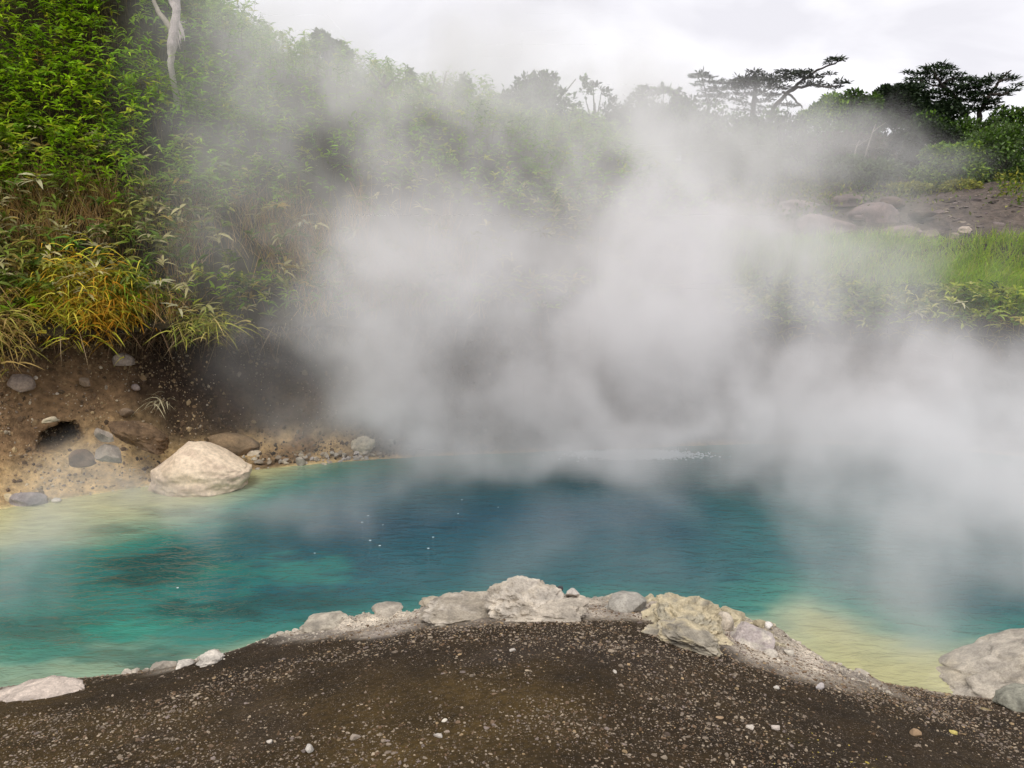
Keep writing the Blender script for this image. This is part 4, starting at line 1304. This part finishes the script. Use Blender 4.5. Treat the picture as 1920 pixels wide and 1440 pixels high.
def leafy(name, label, cat, Y, blobs_px, base_u, n, Ls, cols, group=None, gap=.15, trunk_r=.08, bark=(.10, .08, .06), depth=.8, seed=0, prob=None, limbs=True, gs=1.3, base_z=None):
    k = px(Y)
    blobs = []
    for (u, v, ru, rv) in blobs_px:
        c = at(u, v, Y + rng.uniform(-.3, .3) * ru * k)
        blobs.append((c, np.array([ru * k, max(ru, rv) * k * depth, rv * k])))
    b0 = at(base_u, 250, Y)
    gz = ground_z(b0[0], Y) if base_z is None else base_z
    base = np.array([b0[0], Y, gz - .1])
    root = empty(name, base)
    tag(root, label, cat, group)
    t = MB()
    top = np.mean([b[0] for b in blobs], 0)
    mid = base * .5 + top * .5 + rng.normal(size=3) * .08
    t.tube([base - base, mid - base, top - base], [trunk_r, trunk_r * .75, trunk_r * .4], 7, bark, .2, seed)
    if limbs:
        for c, r in blobs:
            st = base + (top - base) * rng.uniform(.35, .7)
            t.tube([st - base, (st + c) / 2 - base + rng.normal(size=3) * .1 * r.min(), c + (c - st) * .25 - base], [trunk_r * .45, trunk_r * .3, .012], 5, bark, .15, seed)
    t.build('trunk', M_BARK, root)
    f = MB()
    crown_leaves(f, [(c - base, r) for c, r in blobs], n, Ls, cols, prob, 0, gap, gs, seed)
    f.build('crown', M_FOLIAGE, root)
    return root

G_DARK = [(.022, .045, .012), (.03, .06, .014), (.018, .034, .012)]
G_MID = [(.08, .16, .018), (.06, .12, .016), (.11, .20, .02)]
G_LIGHT = [(.21, .34, .025), (.16, .27, .022), (.28, .39, .03)]
G_GREY = [(.10, .15, .055), (.13, .18, .065), (.07, .11, .04)]
TREES = 'trees along the skyline'
leafy('small_tree', 'lone small tree on the ridge where the hill meets the sky on the left', 'tree', 17.5, [(600, 78, 16, 18), (618, 92, 24, 16), (640, 105, 18, 12), (596, 65, 8, 7)], 618, 3600, (.07, .13), G_MID, TREES, seed=1)
leafy('bush', 'rounded bush on the skyline where the hill drops in the middle', 'bush', 17.8, [(810, 150, 28, 22), (835, 145, 26, 18), (862, 158, 20, 20), (782, 158, 22, 14)], 830, 4600, (.07, .13), G_MID, TREES, seed=2)
leafy('bush', 'low bush on the ridge left of the rounded skyline bush', 'bush', 17.4, [(700, 138, 40, 12), (745, 142, 30, 10)], 720, 3200, (.07, .13), G_MID, TREES, seed=3)
leafy('tree', 'broad dark tree in the steam at the middle of the skyline', 'tree', 22.0, [(975, 168, 40, 28), (1020, 160, 34, 24), (1065, 165, 40, 26), (940, 182, 28, 20), (1010, 200, 80, 30)], 1010, 8000, (.10, .17), G_DARK + G_MID, TREES, seed=4)
leafy('tree', 'thin grey tree right of the broad dark tree in the steam', 'tree', 24.0, [(1112, 166, 12, 10), (1126, 184, 30, 16), (1100, 195, 34, 18), (1120, 225, 64, 40)], 1115, 5600, (.10, .17), G_DARK, TREES, seed=5)
leafy('bush', 'dark bush left of the windswept conifers', 'bush', 26.0, [(1205, 185, 28, 20), (1245, 185, 34, 22), (1285, 195, 30, 22), (1220, 230, 70, 34)], 1240, 6500, (.11, .19), G_DARK + G_MID, TREES, seed=6)
leafy('bush', 'murky green bush under the windswept conifers in the steam', 'bush', 27.0, [(1350, 240, 70, 30), (1430, 245, 70, 26), (1290, 260, 50, 30)], 1370, 6500, (.11, .2), G_DARK + G_MID, TREES, seed=7)
leafy('bush', 'pale green airy bush right of the leaning conifer', 'bush', 31.0, [(1560, 190, 22, 14), (1545, 208, 30, 16), (1585, 215, 26, 22), (1520, 222, 26, 14)], 1560, 4200, (.11, .19), G_LIGHT + G_MID, TREES, seed=8, gap=.05)
leafy('bush', 'mid green rounded bush left of the dark conifers on the skyline', 'bush', 31.0, [(1605, 185, 24, 18), (1628, 195, 24, 22), (1600, 215, 34, 24)], 1612, 5200, (.11, .19), G_MID, TREES, seed=9)
leafy('conifer_shrub', 'dense black green conifer thicket left of the tall dark conifer', 'conifer', 32.5, [(1668, 178, 26, 18), (1700, 175, 30, 16), (1690, 205, 60, 26), (1740, 215, 60, 26), (1650, 215, 34, 26)], 1690, 14000, (.12, .22), [(.022, .042, .016), (.032, .056, .018), (.016, .03, .013)], TREES, gap=.4, seed=10)
leafy('bush', 'yellow green bush at the right end of the skyline', 'bush', 29.0, [(1880, 218, 24, 14), (1905, 222, 26, 18), (1895, 245, 46, 22), (1890, 275, 50, 26)], 1890, 7200, (.10, .17), G_MID + G_DARK + [(.15, .21, .035)], TREES, seed=11)
leafy('shrub', 'dark green shrub at the back of the right shelf beside the dead twigs', 'shrub', 25.0, [(1715, 275, 26, 26), (1740, 262, 28, 22), (1705, 305, 20, 22), (1760, 250, 34, 18)], 1722, 7000, (.09, .16), G_DARK + [(.04, .075, .016)], None, gap=.3, seed=12)
leafy('shrub', 'bright green leafy shrub above the yellow creepers on the right shelf', 'shrub', 23.5, [(1770, 290, 30, 24), (1805, 292, 26, 22), (1750, 325, 36, 20), (1800, 325, 40, 24)], 1780, 8500, (.08, .15), G_LIGHT + G_MID, None, gap=.22, seed=13)
leafy('shrub', 'large grey green shrub at the right edge under the dark conifers', 'shrub', 24.5, [(1850, 275, 50, 34), (1905, 285, 46, 40), (1880, 325, 56, 34), (1825, 320, 30, 30)], 1870, 10000, (.08, .15), G_GREY + G_MID, None, gap=.22, seed=14)
leafy('shrub', 'faded pinkish grey bare shrub in the steam left of the dark green shrub', 'shrub', 25.5, [(1650, 280, 40, 22), (1600, 275, 40, 20), (1560, 270, 40, 18)], 1620, 3600, (.08, .14), [(.14, .11, .09), (.10, .10, .06)], None, gap=.1, seed=15)
leafy('creeper', 'low yellow green creeping shrub spilling over the dark rocks on the right shelf', 'shrub', 22.3, [(1755, 368, 46, 8), (1800, 352, 40, 10), (1740, 392, 30, 7), (1700, 352, 46, 7)], 1760, 5200, (.07, .13), [(.28, .29, .03), (.20, .23, .03), (.34, .33, .05)], None, gap=.0, seed=16, trunk_r=.03, depth=.5, limbs=False)

for (u, v, ru, rv, Y, cols, lab) in (
    (1180, 265, 70, 45, 25.5, G_MID, 'murky low bush in thick steam below the middle of the skyline'),
    (1285, 240, 80, 52, 25.5, G_DARK + G_MID, 'dark murky bush closing the gap right of the skyline middle'),
    (1345, 262, 70, 46, 26.5, G_DARK + G_MID, 'dim bush in steam under the slender conifer'),
    (1480, 262, 60, 44, 27.5, G_DARK + G_MID, 'dim bush in the steam below the leaning bare limbs'),
    (1545, 262, 50, 42, 28.0, G_MID, 'grey looking bush in the steam below the pale green airy bush'),
    (1610, 262, 50, 44, 28.5, G_DARK + G_MID, 'dark bush behind the long bare twig'),
    (1680, 262, 56, 46, 28.5, G_DARK, 'dark low bush under the black green conifer thicket'),
    (1765, 248, 60, 34, 28.5, G_DARK + G_MID, 'dark bush at the feet of the tall layered conifer'),
    (1835, 255, 56, 36, 28.0, G_MID + G_GREY, 'grey green bush at the foot of the conifer leaning to the edge'),
    (1410, 285, 70, 40, 25.0, G_GREY + G_MID, 'pale bush in dense steam left of the lilac boulders'),
    (1620, 318, 70, 20, 24.0, G_GREY, 'low pale scrub behind the lilac boulders')):
    leafy('bush', lab, 'bush', Y, [(u - ru * .4, v, ru * .6, rv), (u + ru * .4, v + 4, ru * .6, rv * .9), (u, v + rv * .5, ru, rv * .7)], u, 5200, (.09, .17), cols, None, .4, seed=int(u), limbs=False)

def conifer(label, Y, limbs, pads, seed, n_per=1.0, col=((.028, .052, .020), (.04, .07, .024), (.018, .034, .015))):
    """wind-shaped conifer: limbs as tapering tubes, flat sprays of needles along pads"""
    k = px(Y)
    b0 = at(limbs[0][0][0], limbs[0][0][1], Y)
    base = b0.copy()
    root = empty('conifer', base)
    tag(root, label, 'conifer', 'windswept conifers')
    first = True
    for pts, r0, r1 in [(l[0:-2], l[-2], l[-1]) for l in limbs]:
        dy = rng.uniform(-.5, .5)
        P = np.array([at(u, v, Y + (dy * i / len(pts) if not first else 0)) for i, (u, v) in enumerate(pts)]) - base
        t = MB()
        if first:
            P = np.vstack([P[0] + [0, 0, -2.2], P])
        rad = np.linspace(r0 * .75, r1 * .8, len(P)) * k
        P2 = np.array([np.interp(np.linspace(0, 1, 3 * len(P)), np.linspace(0, 1, len(P)), P[:, a]) for a in range(3)]).T
        P2[1:-1] += rng.normal(size=P2[1:-1].shape) * k * .8
        t.tube(P2, np.interp(np.linspace(0, 1, len(P2)), np.linspace(0, 1, len(P)), rad), 7, (.07, .058, .05), .2, seed)
        t.build('trunk' if first else 'limb', M_BARK, root)
        first = False
    f = MB()
    for (u, v, ru, rv) in pads:
        c = at(u, v, Y + rng.uniform(-.9, .9)) - base
        n = int((ru * (rv * .7 + 2.5)) * 2.7 * n_per); rv = rv * .75
        q = rng.uniform(-1, 1, (n, 3))
        q = q[(q ** 2).sum(1) < 1.0]
        # layered sprays: snap to thin tiers that tilt a little
        tier = np.round(q[:, 2] * max(rv / 2.2, 1)) / max(rv / 2.2, 1)
        q[:, 2] = tier + rng.normal(size=len(q)) * .09
        p = c + q * [ru * k, ru * k * .7, rv * k] + np.stack([0 * q[:, 0], 0 * q[:, 0], .10 * ru * k * np.abs(q[:, 0])], 1)
        d = unit(np.stack([q[:, 0] + rng.normal(size=len(q)) * .6, rng.normal(size=len(q)) * .6, rng.normal(size=len(q)) * .22 + .22], 1))
        f.tris(p, d, rng.normal(size=(len(q), 3)) * .4 + [0, 0, 1], rng.uniform(5, 12, len(q)) * k, rng.uniform(1.6, 3.4, len(q)) * k, pick(col, len(q)))
    f.build('crown', M_NEEDLE, root)
    return root

conifer('slender dark conifer at the left end of the windswept group', 36.0,
        [[(1332, 222), (1326, 185), (1320, 160), (1314, 138), 3.0, .8]],
        [(1314, 143, 18, 2.5), (1313, 139, 7, 4), (1302, 146, 9, 1.6), (1330, 146, 10, 2), (1322, 155, 15, 3), (1308, 160, 9, 2), (1340, 156, 11, 5), (1343, 168, 14, 5), (1326, 172, 16, 3), (1318, 181, 12, 2), (1345, 182, 16, 4), (1335, 195, 20, 5), (1356, 178, 10, 4)], 21)
conifer('windswept conifer with long bare limbs leaning to the upper right', 36.5,
        [[(1446, 226), (1452, 202), (1468, 182), (1484, 168), (1502, 152), (1530, 134), (1556, 122), (1578, 114), 6.5, 1.2],
         [(1412, 230), (1413, 200), (1415, 175), (1418, 150), (1416, 137), 7.5, 2.5],
         [(1470, 176), (1500, 162), (1530, 160), (1555, 164), (1590, 155), 4.0, .8],
         [(1468, 172), (1482, 178), (1494, 190), (1504, 203), 3.5, 1.5],
         [(1465, 186), (1460, 200), (1455, 215), 1.4, .8], [(1472, 176), (1475, 190), (1477, 204), 1.4, .8],
         [(1505, 150), (1535, 142), (1562, 139), 2.0, .5]],
        [(1418, 137, 14, 4), (1402, 147, 16, 4), (1383, 147, 6, 5), (1430, 147, 24, 6), (1412, 155, 26, 6), (1385, 156, 22, 5), (1366, 157, 16, 4), (1372, 166, 16, 5), (1395, 166, 26, 5), (1430, 160, 28, 7), (1458, 152, 22, 7), (1468, 137, 14, 5), (1482, 146, 22, 6), (1462, 166, 22, 5),
         (1507, 138, 10, 7), (1492, 138, 14, 4), (1522, 136, 10, 3), (1512, 146, 12, 3), (1553, 117, 5, 6), (1566, 112, 9, 4), (1572, 113, 12, 2), (1556, 139, 10, 2), (1530, 146, 12, 3), (1520, 158, 22, 3.5), (1542, 163, 12, 2.5), (1562, 165, 14, 3), (1572, 155, 6, 5), (1582, 156, 12, 2),
         (1395, 178, 22, 3.5), (1425, 176, 18, 4), (1448, 180, 14, 4), (1380, 188, 18, 3), (1432, 190, 18, 3), (1400, 196, 20, 3), (1436, 202, 16, 2.5), (1394, 208, 20, 3), (1430, 212, 18, 2), (1470, 196, 10, 2), (1485, 200, 14, 2)], 22,
        col=((.03, .042, .022), (.022, .034, .018), (.04, .056, .026)))
conifer('tall black green conifer with a layered pointed top on the right skyline', 33.5,
        [[(1814, 228), (1806, 205), (1796, 188), (1782, 172), (1766, 158), (1756, 145), (1748, 132), 7.0, 1.5],
         [(1778, 168), (1755, 160), (1728, 152), (1700, 138), 2.6, .6], [(1790, 182), (1770, 176), (1745, 172), (1715, 168), 2.6, .6],
         [(1768, 155), (1785, 148), (1800, 142), 2.2, .6], [(1800, 195), (1770, 192), (1740, 190), 2.2, .6]],
        [(1768, 122, 8, 4), (1772, 128, 16, 2.5), (1745, 128, 18, 4), (1758, 131, 26, 4), (1784, 130, 12, 2), (1725, 139, 20, 3), (1702, 137, 9, 1.6), (1755, 140, 28, 4), (1785, 142, 20, 5), (1715, 150, 16, 3), (1740, 150, 24, 3.5), (1775, 150, 20, 4),
         (1722, 160, 20, 3.5), (1800, 152, 16, 6), (1695, 160, 12, 3), (1765, 160, 24, 4), (1795, 163, 18, 5), (1780, 172, 26, 4), (1735, 174, 30, 3.5), (1760, 178, 22, 3), (1800, 176, 20, 4), (1770, 186, 26, 3.5), (1735, 186, 24, 3), (1790, 190, 20, 3), (1755, 195, 26, 3), (1785, 202, 22, 2.5), (1770, 208, 24, 2.5)], 23)
conifer('dark conifer leaning to the right edge of the skyline', 33.0,
        [[(1834, 232), (1838, 208), (1848, 188), (1860, 170), (1872, 154), (1884, 142), (1896, 132), 7.5, 1.2],
         [(1858, 176), (1882, 176), (1902, 166), (1919, 152), 4.0, 1.0], [(1868, 158), (1880, 150), (1896, 147), 2.5, .8],
         [(1846, 196), (1866, 194), (1880, 198), 2.0, .6], [(1850, 184), (1836, 176), (1828, 165), 2.5, .8]],
        [(1862, 148, 14, 5), (1850, 152, 10, 3), (1880, 143, 9, 3), (1890, 150, 14, 4), (1900, 147, 8, 3), (1830, 155, 14, 6), (1830, 147, 4, 5), (1840, 163, 16, 5), (1822, 166, 16, 6), (1842, 174, 16, 5), (1868, 170, 14, 4), (1895, 170, 14, 3), (1908, 160, 8, 3), (1880, 178, 18, 4), (1860, 186, 16, 4), (1825, 182, 14, 5), (1838, 190, 14, 4), (1866, 194, 14, 3), (1874, 202, 14, 2), (1850, 205, 16, 3), (1822, 200, 12, 3), (1815, 165, 22, 6), (1826, 178, 24, 6), (1815, 190, 26, 5), (1832, 206, 24, 5), (1812, 150, 14, 5), (1845, 156, 18, 5), (1848, 192, 22, 5), (1800, 210, 26, 4)], 24)

# dead twigs standing in the shrubs
for (pts, lab) in (([(1620, 300), (1628, 272), (1636, 248), (1642, 232)], 'long bare pale twig standing in the steam below the dark conifers'),
                   ([(1600, 300), (1606, 275), (1612, 262)], 'short bare pale twig left of the long one'),
                   ([(1744, 310), (1746, 290), (1740, 276), (1734, 270)], 'forked dead twig in front of the bright green shrub')):
    Y = 24.0
    P = np.array([at(u, v, Y) for u, v in pts])
    t = MB(); t.tube(P - P[0], np.linspace(.022, .007, len(P)), 5, (.5, .46, .4), .1, 3)
    if 'forked' in lab:
        t.tube(np.array([at(1746, 290, Y), at(1751, 276, Y), at(1754, 268, Y)]) - P[0], [.014, .01, .006], 5, (.5, .46, .4))
    else:
        a, b_ = P[len(P) // 2], P[-1]
        t.tube(np.array([a, a + (b_ - a) * .5 + [.12, 0, .02], a + (b_ - a) * .7 + [.3, 0, .1]]) - P[0], [.010, .008, .004], 5, (.5, .46, .4))
    o = t.build('dead_twig', M_DEADWOOD, None, P[0]); tag(o, lab, 'twig')

# bleached dead tree on the hill
bp, bn = hill_point(322, 112)
Y0 = bp[1] - .7
base = at(322, 118, Y0)
k = px(Y0)
root = empty('dead_tree', base)
tag(root, 'bleached white dead tree with torn bark standing in the hillside bamboo', 'dead tree')
t = MB()
def path(px_pts, dy=0):
    return np.array([at(u, v, Y0 + dy * i * .05) for i, (u, v) in enumerate(px_pts)]) - base
WOOD = (.60, .55, .53)
def fine_path(pts, n=22):
    P = path(pts); s = np.linspace(0, 1, len(P)); t_ = np.linspace(0, 1, n)
    return np.array([np.interp(t_, s, P[:, a]) for a in range(3)]).T + rng.normal(size=(n, 3)) * k * .35
t.tube(np.vstack([[[-.02, .35, -1.3]], fine_path([(319, 122), (321, 105), (323, 90), (324, 75), (326, 60), (328, 45), (330, 28), (331, 0), (333, -50), (330, -120)])]),
       np.interp(np.linspace(0, 1, 23), [0, .2, .3, .5, 1], [4.5, 7, 9, 8.0, 4.5]) * k, 12, WOOD, .35, 5)
t.build('trunk', M_DEADWOOD, root)
t = MB()
t.tube(fine_path([(326, 66), (318, 50), (308, 36), (298, 24), (290, 8), (286, -12), (276, -40)], 18), np.linspace(6.0, 2.2, 18) * k, 9, (.44, .40, .33), .25, 6)
t.build('limb', M_DEADWOOD, root)
t = MB()
t.tube(fine_path([(330, 22), (322, 8), (316, -4), (300, -40)], 12), np.linspace(4.0, 1.5, 12) * k, 8, WOOD, .25, 7)
t.build('limb', M_DEADWOOD, root)
t = MB()
for (pts, w) in (([(332, 38), (339, 48), (344, 60), (346, 78)], 3.4), ([(334, 44), (341, 58), (342, 74)], 3.0), ([(331, 52), (337, 66), (339, 82)], 3.2), ([(330, 60), (334, 76), (338, 92)], 2.6), ([(336, 40), (343, 42), (348, 41)], 1.0), ([(341, 62), (346, 54), (346, 56)], 1.2)):
    t.tube(fine_path(pts, 8), np.linspace(w, .5, 8) * k, 6, (.62, .57, .55), .5, 8)
t.build('torn_bark', M_DEADWOOD, root)

# ------------------------------------------------------------------ foam and bubbles on the water
m, nt, out = new_mat('foam')
pb = N(nt, 'ShaderNodeBsdfPrincipled', Roughness=.4)
pb.inputs['Base Color'].default_value = (.80, .86, .90, 1)
nt.links.new(pb.outputs[0], out.inputs['Surface'])
M_FOAM = m
mb = MB()
fc_ = on_z(1190, 853)
iv2, if2 = ico(1)
for i in range(5200):
    a = rng.normal(size=2) * [.40, .11]
    r_ = rng.uniform(.006, .014)
    mb.add(iv2 * [r_ * 1.6, r_ * 1.6, r_] + [fc_[0] + a[0], fc_[1] + a[1], .008], if2, None, (.8, .85, .88))
tag(mb.build('foam', M_FOAM), kind='stuff')
bub = mesh_data('bubbles', iv2 * [1, 1, .6], if2, M_FOAM, np.ones((len(iv2), 3)))
for (u, v, w) in ((690, 967, 'uppermost of the cluster right of the yellow shallows'), (679, 979, 'leftmost of the cluster in the blue green pool'), (718, 984, 'rightmost of the upper cluster'), (694, 1013, 'left of the lower pair in the cluster'), (712, 1023, 'largest of the lower pair in the cluster'), (812, 1007, 'upper of two in the dark middle of the pool'), (803, 1028, 'lower of two in the dark middle of the pool'), (859, 963, 'slanting one near the steam'), (934, 951, 'farthest one by the steam edge'), (333, 1102, 'alone in the left turquoise water'), (590, 1037, 'alone between the turquoise patch and the cluster'), (866, 937, 'faintest one under the steam')):
    o = obj('bubble_patch', bub, None, on_z(u, v, .004))
    s_ = rng.uniform(.006, .011)
    o.scale = (s_ * 1.7, s_, s_ * .5)
    tag(o, 'tiny white bubble patch, ' + w, 'bubbles', 'bubbles on the pool')
